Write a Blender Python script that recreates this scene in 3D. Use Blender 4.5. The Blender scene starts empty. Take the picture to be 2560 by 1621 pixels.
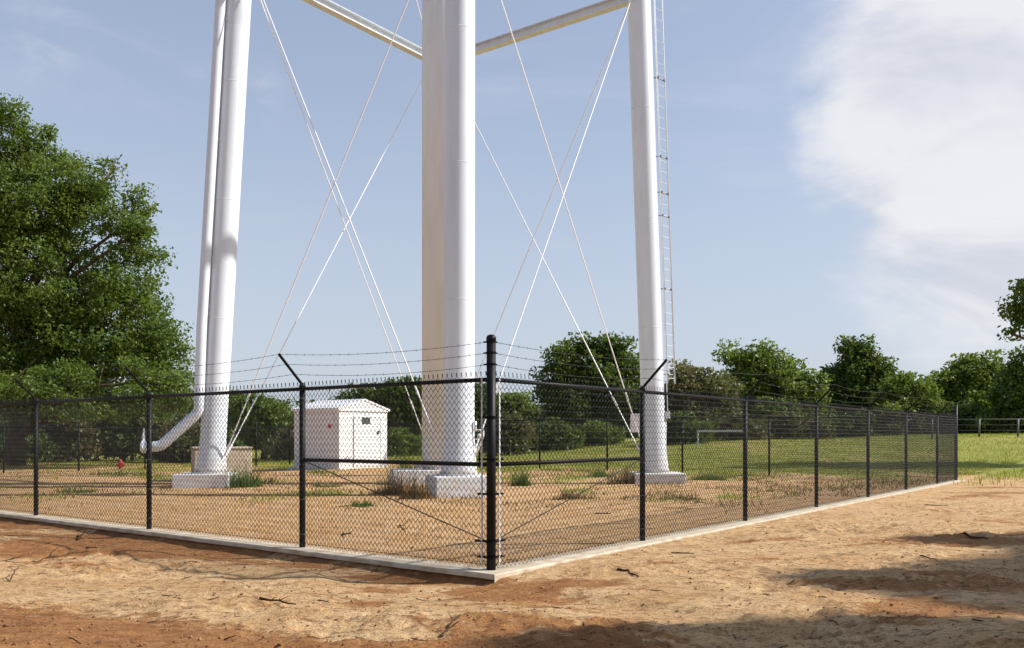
import bpy, math, random
import numpy as np
from mathutils import Vector, Matrix
R = math.radians
sc = bpy.context.scene
random.seed(7)

# ------------------------------------------------------------------ camera
F = 2184.0 / 2560.0            # focal length as a fraction of the picture width
CAMZ = 1.27
cam = bpy.data.cameras.new('camera'); co = bpy.data.objects.new('camera', cam)
sc.collection.objects.link(co); sc.camera = co
co.location = (0, 0, CAMZ); co.rotation_euler = (R(90), 0, 0)
cam.sensor_width = 36; cam.lens = 36 * F; cam.shift_y = 280.5 / 2560
cam.clip_start = 0.1; cam.clip_end = 3000

# ------------------------------------------------------------------ sun + sky
SUN_EL, SUN_AZ = 40.0, 1.0     # azimuth counted from +X towards +Y
sv = Vector((math.cos(R(SUN_EL)) * math.cos(R(SUN_AZ)), math.cos(R(SUN_EL)) * math.sin(R(SUN_AZ)), math.sin(R(SUN_EL))))
sl = bpy.data.lights.new('sun', 'SUN'); sl.energy = 5.0; sl.angle = R(0.9); sl.color = (1.0, 0.965, 0.905)
so = bpy.data.objects.new('sun', sl); sc.collection.objects.link(so)
so.rotation_euler = (-sv).to_track_quat('-Z', 'Y').to_euler(); so.location = (20, 0, 30)

sc.view_settings.view_transform = 'Standard'; sc.view_settings.look = 'None'
sc.view_settings.exposure = 0.42; sc.view_settings.gamma = 1.0


def N(nt, typ, **kw):
    n = nt.nodes.new(typ)
    for k, v in kw.items():
        if k == 'inp':
            for a, b in v.items():
                n.inputs[a].default_value = b
        else:
            setattr(n, k, v)
    return n


def L(nt, a, b):
    nt.links.new(a, b)


def mathn(nt, op, a, b=None, c=None, clamp=False):
    n = nt.nodes.new('ShaderNodeMath'); n.operation = op; n.use_clamp = clamp
    for i, v in enumerate((a, b, c)):
        if v is None: continue
        if isinstance(v, (int, float)): n.inputs[i].default_value = v
        else: nt.links.new(v, n.inputs[i])
    return n.outputs[0]


def mixc(nt, f, a, b, mode='MIX'):
    n = nt.nodes.new('ShaderNodeMix'); n.data_type = 'RGBA'; n.blend_type = mode
    for sock, v in ((n.inputs[0], f), (n.inputs[6], a), (n.inputs[7], b)):
        if isinstance(v, (int, float)): sock.default_value = v
        elif isinstance(v, tuple): sock.default_value = (*v[:3], 1)
        else: nt.links.new(v, sock)
    return n.outputs[2]


def mapr(nt, v, a, b, c=0.0, d=1.0, smooth=True):
    n = nt.nodes.new('ShaderNodeMapRange'); n.interpolation_type = 'SMOOTHSTEP' if smooth else 'LINEAR'
    nt.links.new(v, n.inputs[0])
    for i, q in zip((1, 2, 3, 4), (a, b, c, d)): n.inputs[i].default_value = q
    return n.outputs[0]


def noise(nt, vec, scale, detail=4, rough=0.55, dist=0.0):
    n = nt.nodes.new('ShaderNodeTexNoise'); n.inputs['Scale'].default_value = scale
    n.inputs['Detail'].default_value = detail; n.inputs['Roughness'].default_value = rough
    n.inputs['Distortion'].default_value = dist
    if vec is not None: nt.links.new(vec, n.inputs['Vector'])
    return n.outputs['Fac']


w = bpy.data.worlds.new('World'); sc.world = w; w.use_nodes = True
nt = w.node_tree; nt.nodes.clear()
sky = N(nt, 'ShaderNodeTexSky', sky_type='NISHITA', sun_disc=False)
sky.sun_elevation = R(SUN_EL); sky.sun_rotation = R(90 - SUN_AZ)
sky.air_density = 1.0; sky.dust_density = 1.8; sky.ozone_density = 2.0; sky.altitude = 50
tc = N(nt, 'ShaderNodeTexCoord'); dirv = tc.outputs['Generated']


def skyblob(px, py, r0, r1):
    c = Vector(((px - 1280) / 2184, 1, (1091 - py) / 2184)).normalized()
    d = nt.nodes.new('ShaderNodeVectorMath'); d.operation = 'DISTANCE'
    L(nt, dirv, d.inputs[0]); d.inputs[1].default_value = c
    return mapr(nt, d.outputs['Value'], r0, r1, 1.0, 0.0)


mp = N(nt, 'ShaderNodeMapping'); mp.inputs['Scale'].default_value = (1.0, 1.0, 2.2); L(nt, dirv, mp.inputs['Vector'])
n1 = noise(nt, mp.outputs[0], 3.2, 7, 0.55, 0.6)
n2 = noise(nt, mp.outputs[0], 9.0, 6, 0.6, 0.3)
b1 = skyblob(2420, 250, 0.02, 0.235)
b2 = mathn(nt, 'MULTIPLY', skyblob(2580, 420, 0.04, 0.30), 0.85)
b4 = skyblob(2230, 420, 0.0, 0.13)
b3 = skyblob(2500, 640, 0.0, 0.22)
bl = mathn(nt, 'MAXIMUM', mathn(nt, 'MAXIMUM', b1, b2), mathn(nt, 'MAXIMUM', mathn(nt, 'MULTIPLY', b3, 0.42), mathn(nt, 'MULTIPLY', b4, 0.75)))
s = mathn(nt, 'ADD', bl, mathn(nt, 'MULTIPLY', mathn(nt, 'SUBTRACT', n1, 0.5), 0.9))
s = mathn(nt, 'ADD', s, mathn(nt, 'MULTIPLY', mathn(nt, 'SUBTRACT', n2, 0.5), 0.6))
cl = mapr(nt, s, 0.22, 0.68)
mp2 = N(nt, 'ShaderNodeMapping'); mp2.inputs['Scale'].default_value = (1.0, 1.0, 4.5); mp2.inputs['Location'].default_value = (3.1, 1, 2.2)
L(nt, dirv, mp2.inputs['Vector'])
n3 = noise(nt, mp2.outputs[0], 2.6, 6, 0.6, 0.8)
wisp = mathn(nt, 'MULTIPLY', mapr(nt, n3, 0.48, 0.85), 0.32)
wb = mathn(nt, 'MAXIMUM', skyblob(110, 110, 0.0, 0.06), mathn(nt, 'MAXIMUM', skyblob(640, 235, 0.0, 0.05), skyblob(520, 225, 0.0, 0.035)))
wb = mathn(nt, 'MULTIPLY', mathn(nt, 'MULTIPLY', wb, mapr(nt, n2, 0.42, 0.7)), 0.35)
sep = N(nt, 'ShaderNodeSeparateXYZ'); L(nt, dirv, sep.inputs[0])
hz = mathn(nt, 'MULTIPLY', mapr(nt, sep.outputs['Z'], -0.02, 0.45, 0.85, 0.42), mapr(nt, sep.outputs['Z'], 0.47, 0.7, 1.0, 0.0))
wisp = mathn(nt, 'MULTIPLY', wisp, mapr(nt, sep.outputs['Z'], 0.47, 0.7, 1.0, 0.2))
cloudcol = mixc(nt, mapr(nt, n1, 0.4, 0.6), (4.2, 4.3, 4.75), (5.9, 5.8, 5.85))
base = mixc(nt, hz, mixc(nt, 1.0, sky.outputs[0], (0.91, 0.95, 1.03), 'MULTIPLY'), (3.85, 4.2, 4.78))
c1 = mixc(nt, wisp, base, (4.3, 4.45, 5.1))
c1 = mixc(nt, wb, c1, (4.9, 5.0, 5.5))
c2 = mixc(nt, mathn(nt, 'MULTIPLY', cl, 0.8), c1, cloudcol)
bg = N(nt, 'ShaderNodeBackground'); bg.inputs['Strength'].default_value = 0.118
L(nt, c2, bg.inputs['Color'])
wo = N(nt, 'ShaderNodeOutputWorld'); L(nt, bg.outputs[0], wo.inputs['Surface'])

# ------------------------------------------------------------------ helpers
COL = sc.collection


class MB:
    """collects verts / faces and links them as one mesh object"""
    def __init__(s): s.v = []; s.f = []; s.n = 0

    def add(s, V, Fc):
        V = np.asarray(V, float).reshape(-1, 3)
        s.v.append(V)
        for f in Fc: s.f.append(tuple(i + s.n for i in f))
        s.n += len(V)
        return s

    def box(s, c, size, rot=0.0, ax=None):
        hx, hy, hz = [q / 2 for q in size]
        V = np.array([(x, y, z) for x in (-hx, hx) for y in (-hy, hy) for z in (-hz, hz)])
        if ax is not None:
            V = V @ np.array(ax)       # rows = local axes
        elif rot:
            ca, sa = math.cos(rot), math.sin(rot)
            V = V @ np.array([[ca, sa, 0], [-sa, ca, 0], [0, 0, 1]])
        return s.add(V + np.array(c), [(0, 1, 3, 2), (4, 6, 7, 5), (0, 4, 5, 1), (2, 3, 7, 6), (0, 2, 6, 4), (1, 5, 7, 3)])

    def prism(s, poly, z0, z1):
        n = len(poly)
        V = [(x, y, z0) for x, y in poly] + [(x, y, z1) for x, y in poly]
        Fc = [tuple(range(n))[::-1], tuple(range(n, 2 * n))] + [(i, (i + 1) % n, (i + 1) % n + n, i + n) for i in range(n)]
        return s.add(V, Fc)

    def tube(s, pts, r, sides=8, cap=True):
        pts = [Vector(p) for p in pts]; k = len(pts)
        rr = r if hasattr(r, '__len__') else [r] * k
        V = []; up = None
        for i, p in enumerate(pts):
            t = (pts[min(i + 1, k - 1)] - pts[max(i - 1, 0)]).normalized()
            if up is None:
                up = Vector((0, 0, 1)) if abs(t.z) < 0.9 else Vector((1, 0, 0))
            a = t.cross(up).normalized(); b = a.cross(t).normalized(); up = b
            for j in range(sides):
                q = 2 * math.pi * j / sides
                V.append(p + (a * math.cos(q) + b * math.sin(q)) * rr[i])
        Fc = []
        for i in range(k - 1):
            for j in range(sides):
                j2 = (j + 1) % sides
                Fc.append((i * sides + j, i * sides + j2, (i + 1) * sides + j2, (i + 1) * sides + j))
        if cap:
            Fc.append(tuple(range(sides))[::-1]); Fc.append(tuple((k - 1) * sides + j for j in range(sides)))
        return s.add([tuple(v) for v in V], Fc)

    def lathe(s, c, prof, sides=24):
        V = [(c[0] + r * math.cos(2 * math.pi * j / sides), c[1] + r * math.sin(2 * math.pi * j / sides), c[2] + z) for r, z in prof for j in range(sides)]
        Fc = []
        for i in range(len(prof) - 1):
            for j in range(sides):
                j2 = (j + 1) % sides
                Fc.append((i * sides + j, i * sides + j2, (i + 1) * sides + j2, (i + 1) * sides + j))
        Fc.append(tuple(range(sides))[::-1]); Fc.append(tuple((len(prof) - 1) * sides + j for j in range(sides)))
        return s.add(V, Fc)

    def mesh(s, name, mat, smooth=False, bevel=0):
        me = bpy.data.meshes.new(name)
        me.from_pydata([tuple(v) for v in np.vstack(s.v)], [], s.f); me.update()
        if smooth:
            me.polygons.foreach_set('use_smooth', [len(p.vertices) <= 4 for p in me.polygons])
        me.materials.append(mat)
        return me

    def build(s, name, mat, parent=None, smooth=False, bevel=0):
        o = bpy.data.objects.new(name, s.mesh(name, mat, smooth)); COL.objects.link(o)
        if bevel:
            m = o.modifiers.new('bevel', 'BEVEL'); m.width = bevel; m.segments = 2; m.limit_method = 'ANGLE'
        if parent is not None:
            o.parent = parent
            o.matrix_parent_inverse = parent.matrix_basis.inverted()
        return o


def npmesh(name, V, Q, mat, parent=None, smooth=False):
    """fast mesh from numpy: V (n,3), Q (m,k)"""
    me = bpy.data.meshes.new(name); k = Q.shape[1]
    me.vertices.add(len(V)); me.vertices.foreach_set('co', np.ascontiguousarray(V, np.float32).ravel())
    me.loops.add(Q.size); me.loops.foreach_set('vertex_index', np.ascontiguousarray(Q, np.int32).ravel())
    me.polygons.add(len(Q)); me.polygons.foreach_set('loop_start', np.arange(0, Q.size, k, dtype=np.int32))
    me.polygons.foreach_set('loop_total', np.full(len(Q), k, np.int32))
    if smooth: me.polygons.foreach_set('use_smooth', np.ones(len(Q), bool))
    me.update(calc_edges=True); me.validate()
    me.materials.append(mat)
    if name is None: return me
    o = bpy.data.objects.new(name, me); COL.objects.link(o)
    if parent is not None:
        o.parent = parent; o.matrix_parent_inverse = parent.matrix_basis.inverted()
    return o


def tag(o, label=None, cat=None, group=None, kind=None):
    if label: o['label'] = label
    if cat: o['category'] = cat
    if group: o['group'] = group
    if kind: o['kind'] = kind
    return o


def empty(name, loc, label=None, cat=None, group=None):
    o = bpy.data.objects.new(name, None); COL.objects.link(o); o.location = loc; o.empty_display_size = 0.3
    return tag(o, label, cat, group)


def P(px, py, Y):
    """world point at distance Y seen at full-resolution pixel (px, py)"""
    return Vector(((px - 1280) / 2184 * Y, Y, CAMZ + (1091 - py) / 2184 * Y))


def mat(name, col, rough=0.6, metal=0.0, spec=0.5, nscale=0, namp=0.0, bump=0.0, bscale=40, col2=None, stretch=None):
    m = bpy.data.materials.new(name); m.use_nodes = True; t = m.node_tree; b = t.nodes['Principled BSDF']
    b.inputs['Roughness'].default_value = rough; b.inputs['Metallic'].default_value = metal
    b.inputs['Specular IOR Level'].default_value = spec
    g = N(t, 'ShaderNodeNewGeometry'); vec = g.outputs['Position']
    if stretch:
        mpn = N(t, 'ShaderNodeMapping'); mpn.inputs['Scale'].default_value = stretch; L(t, vec, mpn.inputs[0]); vec = mpn.outputs[0]
    if nscale:
        n = noise(t, vec, nscale, 6, 0.6)
        c2_ = col2 or tuple(q * (1 - namp) for q in col)
        L(t, mixc(t, mapr(t, n, 0.35, 0.7), col, c2_), b.inputs['Base Color'])
    else:
        b.inputs['Base Color'].default_value = (*col, 1)
    if bump:
        bn = N(t, 'ShaderNodeBump'); bn.inputs['Strength'].default_value = bump; bn.inputs['Distance'].default_value = 0.01
        L(t, noise(t, vec, bscale, 5, 0.6), bn.inputs['Height']); L(t, bn.outputs[0], b.inputs['Normal'])
    return m


# value noise in numpy
_rng = np.random.RandomState(3)
_T = _rng.rand(256, 256)


def vn(x, y):
    xi = np.floor(x).astype(int); yi = np.floor(y).astype(int); fx = x - xi; fy = y - yi
    fx = fx * fx * (3 - 2 * fx); fy = fy * fy * (3 - 2 * fy)
    a = _T[xi & 255, yi & 255]; b = _T[(xi + 1) & 255, yi & 255]; c = _T[xi & 255, (yi + 1) & 255]; d = _T[(xi + 1) & 255, (yi + 1) & 255]
    return (a * (1 - fx) + b * fx) * (1 - fy) + (c * (1 - fx) + d * fx) * fy


def fbm(x, y, o=4, g=0.5):
    s_ = 0; a = 1; t = 0
    for i in range(o):
        s_ = s_ + a * vn(x * 2 ** i + 17.3 * i, y * 2 ** i + 5.1 * i); t += a; a *= g
    return s_ / t


def sstep(x, a, b):
    t = np.clip((x - a) / (b - a), 0, 1); return t * t * (3 - 2 * t)


# ------------------------------------------------------------------ layout of the compound
C = Vector((-0.198, 8.305)); DR = Vector((0.609, 0.793)); DL = Vector((-0.793, 0.609))   # right run, left run
NR = Vector((0.793, -0.609)); NL = Vector((-0.609, -0.793))                            # outward normals
TR = 21.45; TL = 33.0
CR = C + DR * TR; CL = C + DL * TL; CF = CR + DL * TL


def side_d(x, y):
    """outside distance from left run line, from right run line"""
    return (x - C.x) * NL.x + (y - C.y) * NL.y, (x - C.x) * NR.x + (y - C.y) * NR.y


def zg(x, y):
    x = np.asarray(x, float); y = np.asarray(y, float)
    dl, dr = side_d(x, y)
    out = np.maximum(dl, dr)
    z = -0.035 - 0.035 * sstep(out, 0.0, 0.5)
    # right of the right run the sand lies almost flush with the kerb
    z = z + 0.04 * sstep(dr, 0.1, 0.3) * (1 - sstep(dl, -1.0, 0.6))
    z = z - 0.055 * sstep(dl, 0.1, 0.3) * (1 - sstep(dl, 0.45, 1.2)) * (0.6 + 0.8 * fbm(x * 1.3, y * 1.3, 2))
    amp = 0.075 * sstep(out, 0.25, 1.2) + 0.035 * sstep(-out, 0.3, 2)
    z = z + amp * (fbm(x * 0.9 + 3, y * 0.9, 4) - 0.5) * 1.6
    near = 1 - sstep(y, 14, 22)
    z = z + near * 0.014 * (fbm(x * 0.8 + 2, y * 9, 3) - 0.5) * sstep(out, 0.3, 0.8) + near * 0.062 * (fbm(x * 5 + 9, y * 7, 5, 0.65) - 0.5) * (0.4 + 1.6 * sstep(fbm(x * 0.8, y * 1.3 + 4, 2), 0.45, 0.7)) * (0.15 + 0.85 * sstep(np.abs(out), 0.25, 0.6))
    far = sstep(y, 28, 40)
    z = z + far * (0.12 * sstep(x, -6, 6) - 0.25 * (1 - sstep(x, -16, -4))) + 0.25 * far * (fbm(x * 0.07, y * 0.07, 3) - 0.5)
    z = z + sstep(y, 33, 58) * (1.0 * sstep(x, -3, 15) + 0.35 * sstep(x, 20, 29)) * (1 - 0.0 * x)
    # three low crests of turned soil
    for mx, my, mr, mh in ((-0.9, 6.45, 0.28, 0.06), (-1.45, 6.55, 0.35, 0.05), (-2.6, 6.9, 0.5, 0.05), (1.2, 6.1, 0.5, 0.03), (0.9, 5.6, 0.45, 0.05), (-3.2, 5.75, 0.8, 0.04)):
        z = z + mh * np.exp(-((x - mx) ** 2 + ((y - my) * 1.6) ** 2) / mr ** 2) * (0.5 + fbm(x * 6, y * 6, 3))
    return z


def gmask(x, y):
    dl, dr = side_d(x, y)
    th = 39.5 - 13.5 * sstep(x, -7, 3) - 1.0 * sstep(dr, -0.5, 0.5)
    g = sstep(y + np.where(dr > 0, 6.0, 15.0) * (fbm(x * 0.45 + 40, y * 0.22, 5, 0.65) - 0.5), th - 4.5, th + 7.0)
    bk = (x - C.x) * DR.x + (y - C.y) * DR.y
    g = g * np.where(((np.maximum(dl, dr) < 0) & (bk < TR + 1.5)) | (y < 25), 0.30 + 0.70 * sstep(fbm(x * 0.8 + 3, y * 0.4, 4, 0.6), 0.40, 0.60), 0.55 + 0.45 * sstep(fbm(x * 0.5 + 3, y * 0.3, 4, 0.6), 0.36, 0.56))
    g2 = sstep(fbm(x * 0.6 + 11, y * 0.45 + 7, 4), 0.56, 0.72) * sstep(y, 15, 19) * (1 - sstep(np.maximum(dl, dr), -2.5, -0.5)) * 0.6
    return np.maximum(g, g2)


def cmask(x, y):
    dl, dr = side_d(x, y)
    n = fbm(x * 0.9 + 31, y * 1.5 + 2, 4, 0.6)
    wdt = np.clip(0.55 + (-x - 1.6) * 0.5, 0.5, 2.1)
    a = sstep(dl, 0.0, 0.2) * (1 - sstep(dl + 1.2 * (n - 0.5), wdt - 0.2, wdt + 0.25)) * (1 - sstep(x, -0.2, 0.6)) * (0.35 + 0.65 * sstep(fbm(x * 0.9 + 2, y * 1.8, 4), 0.33, 0.5))
    cx, cy = x - 0.1, y - 6.2
    b = (1 - sstep(np.sqrt((cx / 1.0) ** 2 + (cy / 1.15) ** 2) + 1.4 * (n - 0.5), 0.55, 1.15)) * sstep(fbm(x * 1.7 + 2, y * 2.6, 4), 0.34, 0.6)
    b2 = (1 - sstep(np.sqrt(((x + 0.45) / 1.6) ** 2 + ((y - 7.65) / 0.75) ** 2) + 1.3 * (n - 0.5), 0.6, 1.1)) * sstep(fbm(x * 1.5 + 22, y * 2.3, 4), 0.3, 0.55)
    b = np.maximum(b, b2)
    c = (1 - sstep(y + 0.8 * (n - 0.5) + 0.35 * x, 5.2, 5.9)) * (1 - sstep(x, -0.5, 0.8)) * 0.9
    c2_ = (1 - sstep(y + 0.9 * (n - 0.5), 5.2, 5.7)) * 0.7
    e = 0.75 * sstep(fbm(x * 0.7 + 60, y * 1.3 + 9, 4), 0.60, 0.78) * sstep(dr, 0.3, 1.0)
    return np.clip(np.maximum.reduce([a, b, c, c2_, e]), 0, 1)


def omask(x, y):
    dl, dr = side_d(x, y)
    n = fbm(x * 0.5 + 3, y * 1.1 + 2, 4, 0.6)
    return (1 - sstep(np.maximum(dl, dr), -0.3, 0.0)) * np.clip(0.45 + 0.6 * (1 - sstep(x, -5, 1)) + 0.6 * (n - 0.5), 0, 1)


# ground sheet: fine near the camera, coarse far away
def axis(lo, hi, fine_lo, fine_hi, st, g):
    a = list(np.arange(fine_lo, fine_hi, st)); d = st; v = fine_hi
    while v < hi: a.append(v); d *= g; v += d
    a.append(hi); d = st; v = fine_lo; pre = []
    while v > lo:
        d *= g; v -= d; pre.append(max(v, lo))
    return np.array(sorted(set(pre + a)))


xs = axis(-1200, 1200, -6.5, 7.5, 0.028, 1.03); ys = axis(-60, 1500, 4.6, 14.0, 0.028, 1.025)
GX, GY = np.meshgrid(xs, ys, indexing='ij'); GZ = zg(GX, GY)
V = np.stack([GX, GY, GZ], -1).reshape(-1, 3); nx, ny = GX.shape
I = np.arange(nx * ny).reshape(nx, ny)
Q = np.stack([I[:-1, :-1], I[1:, :-1], I[1:, 1:], I[:-1, 1:]], -1).reshape(-1, 4)

gm = bpy.data.materials.new('ground_soil'); gm.use_nodes = True; t = gm.node_tree; pb = t.nodes['Principled BSDF']
pb.inputs['Roughness'].default_value = 0.95; pb.inputs['Specular IOR Level'].default_value = 0.15
geo = N(t, 'ShaderNodeNewGeometry'); pos = geo.outputs['Position']
ac = N(t, 'ShaderNodeAttribute', attribute_name='clay'); ag = N(t, 'ShaderNodeAttribute', attribute_name='grass')
mpg = N(t, 'ShaderNodeMapping'); mpg.inputs['Scale'].default_value = (1, 1.6, 1); L(t, pos, mpg.inputs[0]); gp = mpg.outputs[0]
na = noise(t, gp, 1.3, 8, 0.62, 0.4); nb = noise(t, gp, 9, 6, 0.65, 0.3); nc = noise(t, gp, 45, 5, 0.7); nd = noise(t, gp, 3.4, 7, 0.7, 0.6)
tan = mixc(t, mapr(t, na, 0.35, 0.65), (0.69, 0.42, 0.195), (0.82, 0.55, 0.29))
tan = mixc(t, mathn(t, 'MULTIPLY', mapr(t, nd, 0.5, 0.66), 0.7), tan, (0.47, 0.26, 0.105))
tan = mixc(t, mathn(t, 'MULTIPLY', mapr(t, nb, 0.50, 0.62), 0.75), tan, (0.36, 0.20, 0.095))
clay = mixc(t, mapr(t, nd, 0.35, 0.68), (0.33, 0.135, 0.05), (0.54, 0.27, 0.10))
clay = mixc(t, mathn(t, 'MULTIPLY', mapr(t, nb, 0.5, 0.7), 0.6), clay, (0.22, 0.085, 0.03))
cf = mathn(t, 'ADD', ac.outputs['Fac'], mathn(t, 'ADD', mathn(t, 'MULTIPLY', mathn(t, 'SUBTRACT', nb, 0.5), 1.5), mathn(t, 'MULTIPLY', mathn(t, 'SUBTRACT', nd, 0.5), 1.6)))
cf = mathn(t, 'MULTIPLY', mapr(t, cf, 0.2, 0.8), 1.0)
soil = mixc(t, cf, tan, clay)
ao = N(t, 'ShaderNodeAttribute', attribute_name='ochre')
ochre = mixc(t, mapr(t, na, 0.35, 0.65), (0.64, 0.365, 0.15), (0.74, 0.475, 0.245))
ochre = mixc(t, mathn(t, 'MULTIPLY', mapr(t, nb, 0.52, 0.68), 0.55), ochre, (0.34, 0.16, 0.06))
soil = mixc(t, ao.outputs['Fac'], soil, ochre)
mps = N(t, 'ShaderNodeMapping'); mps.inputs['Scale'].default_value = (0.45, 2.2, 1); L(t, pos, mps.inputs[0])
ns_ = noise(t, mps.outputs[0], 16, 6, 0.75, 1.2)
soil = mixc(t, mathn(t, 'MULTIPLY', mapr(t, ns_, 0.54, 0.64), 0.6), soil, (0.25, 0.14, 0.07))
soil = mixc(t, mathn(t, 'MULTIPLY', mapr(t, nc, 0.55, 0.66), 0.75), soil, (0.15, 0.075, 0.035))
soil = mixc(t, mathn(t, 'MULTIPLY', mapr(t, nc, 0.42, 0.28), 0.3), soil, (0.78, 0.64, 0.44))
grs = mixc(t, mapr(t, nd, 0.35, 0.65), (0.24, 0.26, 0.05), (0.36, 0.355, 0.085))
grs = mixc(t, mathn(t, 'MULTIPLY', mapr(t, nb, 0.5, 0.75), 0.5), grs, (0.42, 0.31, 0.15))
gf = mapr(t, mathn(t, 'ADD', ag.outputs['Fac'], mathn(t, 'MULTIPLY', mathn(t, 'SUBTRACT', nd, 0.5), 0.9)), 0.3, 0.7)
L(t, mixc(t, gf, soil, grs), pb.inputs['Base Color'])
bh = mathn(t, 'ADD', mathn(t, 'MULTIPLY', nb, 1.0), mathn(t, 'MULTIPLY', nc, 0.45))
bh = mathn(t, 'ADD', bh, mathn(t, 'MULTIPLY', noise(t, gp, 140, 3, 0.6), 0.15))
bn = N(t, 'ShaderNodeBump'); bn.inputs['Strength'].default_value = 0.9; bn.inputs['Distance'].default_value = 0.1
L(t, bh, bn.inputs['Height']); L(t, bn.outputs[0], pb.inputs['Normal'])

g = npmesh('ground', V, Q, gm, smooth=True); tag(g, kind='structure')
at = g.data.attributes.new('clay', 'FLOAT', 'POINT'); at.data.foreach_set('value', cmask(V[:, 0], V[:, 1]).astype(np.float32))
at = g.data.attributes.new('ochre', 'FLOAT', 'POINT'); at.data.foreach_set('value', omask(V[:, 0], V[:, 1]).astype(np.float32))
at = g.data.attributes.new('grass', 'FLOAT', 'POINT'); at.data.foreach_set('value', gmask(V[:, 0], V[:, 1]).astype(np.float32))

# kerb: concrete strip under the fence, mitred ring
M_conc = mat('kerb_concrete', (0.52, 0.455, 0.35), 0.9, nscale=5, col2=(0.38, 0.29, 0.19), bump=0.5, bscale=30, spec=0.2)


def ring(d):
    q = [C + (NL + NR) * d, CR + (NR - NL) * d, CF - (NL + NR) * d, CL + (NL - NR) * d]
    return q


ro, ri = ring(0.21), ring(-0.12)
kb = MB()
for i in (0, 3):
    j = (i + 1) % 4
    a0, a1, b0, b1_ = ro[i], ro[j], ri[i], ri[j]
    n = 200
    rows = []
    for k in range(n + 1):
        f = k / n
        o_ = a0.lerp(a1, f); i_ = b0.lerp(b1_, f)
        wob = 0.0 if k in (0, n) else random.uniform(-0.016, 0.016)
        nrm = (o_ - i_).normalized()
        o_ = o_ + nrm * wob
        dd_ = (o_ - C).length if i == 3 else 0.0
        zf = -0.2 * float(sstep(np.array(dd_), 14, 33)) if i == 3 else 0.0
        uc = nrm * (0.07 if i == 3 else 0.0)
        rows += [(*(o_ - uc), -0.6), (*(o_ - uc), zf - 0.058), (o_.x, o_.y, zf - 0.048), (o_.x, o_.y, zf - 0.012), (*(o_ - nrm * 0.012), zf), (*(i_ + nrm * 0.012), zf), (i_.x, i_.y, zf - 0.012), (i_.x, i_.y, -0.6)]
    fc = []
    for k in range(n):
        for m in range(7):
            fc.append((k * 8 + m, k * 8 + m + 1, (k + 1) * 8 + m + 1, (k + 1) * 8 + m))
    kb.add(rows, fc)
ko = kb.build('kerb', M_conc); tag(ko, kind='structure')

# ------------------------------------------------------------------ materials
M_black = mat('black_vinyl_coating', (0.007, 0.007, 0.007), 0.5, spec=0.2, nscale=12, namp=0.3)
M_wire = mat('black_coated_wire', (0.012, 0.012, 0.013), 0.55, spec=0.4)
M_galv = mat('galvanised_wire', (0.13, 0.13, 0.135), 0.45, 0.6)
M_white = mat('white_tower_paint', (0.67, 0.72, 0.77), 0.42, nscale=1.3, col2=(0.615, 0.66, 0.705), spec=0.45, stretch=(3, 3, 0.5), bump=0.05, bscale=3)
def grime(m, zlo, zhi, col, amt):
    t = m.node_tree; b = t.nodes['Principled BSDF']; src = b.inputs['Base Color'].links[0].from_socket
    g = N(t, 'ShaderNodeNewGeometry'); sp = N(t, 'ShaderNodeSeparateXYZ'); L(t, g.outputs['Position'], sp.inputs[0])
    n = noise(t, g.outputs['Position'], 5, 6, 0.7); zz = mathn(t, 'ADD', sp.outputs['Z'], mathn(t, 'MULTIPLY', mathn(t, 'SUBTRACT', n, 0.5), -0.9))
    mp_ = N(t, 'ShaderNodeMapping'); mp_.inputs['Scale'].default_value = (7, 7, 0.22); L(t, g.outputs['Position'], mp_.inputs[0])
    st = mapr(t, noise(t, mp_.outputs[0], 1.6, 6, 0.7), 0.60, 0.78)
    f = mathn(t, 'MAXIMUM', mathn(t, 'MULTIPLY', mapr(t, zz, zlo, zhi, 1.0, 0.0), amt), mathn(t, 'MULTIPLY', st, 0.16))
    L(t, mixc(t, f, src, col), b.inputs['Base Color'])


grime(M_white, 0.2, 1.0, (0.50, 0.36, 0.24), 0.5)
M_rod = mat('white_painted_rod', (0.8, 0.8, 0.8), 0.4)
M_galp = mat('grey_galvanised_steel', (0.66, 0.67, 0.70), 0.45, 0.1, nscale=8, namp=0.25)
M_foot = mat('footing_concrete', (0.66, 0.68, 0.69), 0.85, nscale=3, col2=(0.62, 0.56, 0.50), bump=0.3, bscale=25, spec=0.2)
M_vault = mat('vault_concrete', (0.58, 0.49, 0.37), 0.9, nscale=2.5, col2=(0.40, 0.31, 0.22), bump=0.4, bscale=20, spec=0.2)
M_shed = mat('white_shed_panel', (0.77, 0.77, 0.775), 0.55, nscale=1.5, namp=0.08, bump=0.15, bscale=60)
grime(M_shed, -0.3, 0.7, (0.52, 0.40, 0.28), 0.55)
M_dark = mat('dark_vent_glass', (0.07, 0.085, 0.075), 0.2)
M_red = mat('red_hydrant_paint', (0.55, 0.02, 0.015), 0.4, nscale=14, namp=0.3)
M_bark = mat('tree_bark', (0.13, 0.085, 0.055), 0.95, nscale=6, col2=(0.07, 0.045, 0.03), bump=0.8, bscale=9, spec=0.1, stretch=(1, 1, 0.25))
M_twig = mat('dead_wood', (0.09, 0.048, 0.028), 0.9, nscale=30, namp=0.5, spec=0.1)
M_wood = mat('grey_weathered_wood', (0.35, 0.28, 0.22), 0.9, nscale=5, namp=0.3)


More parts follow.
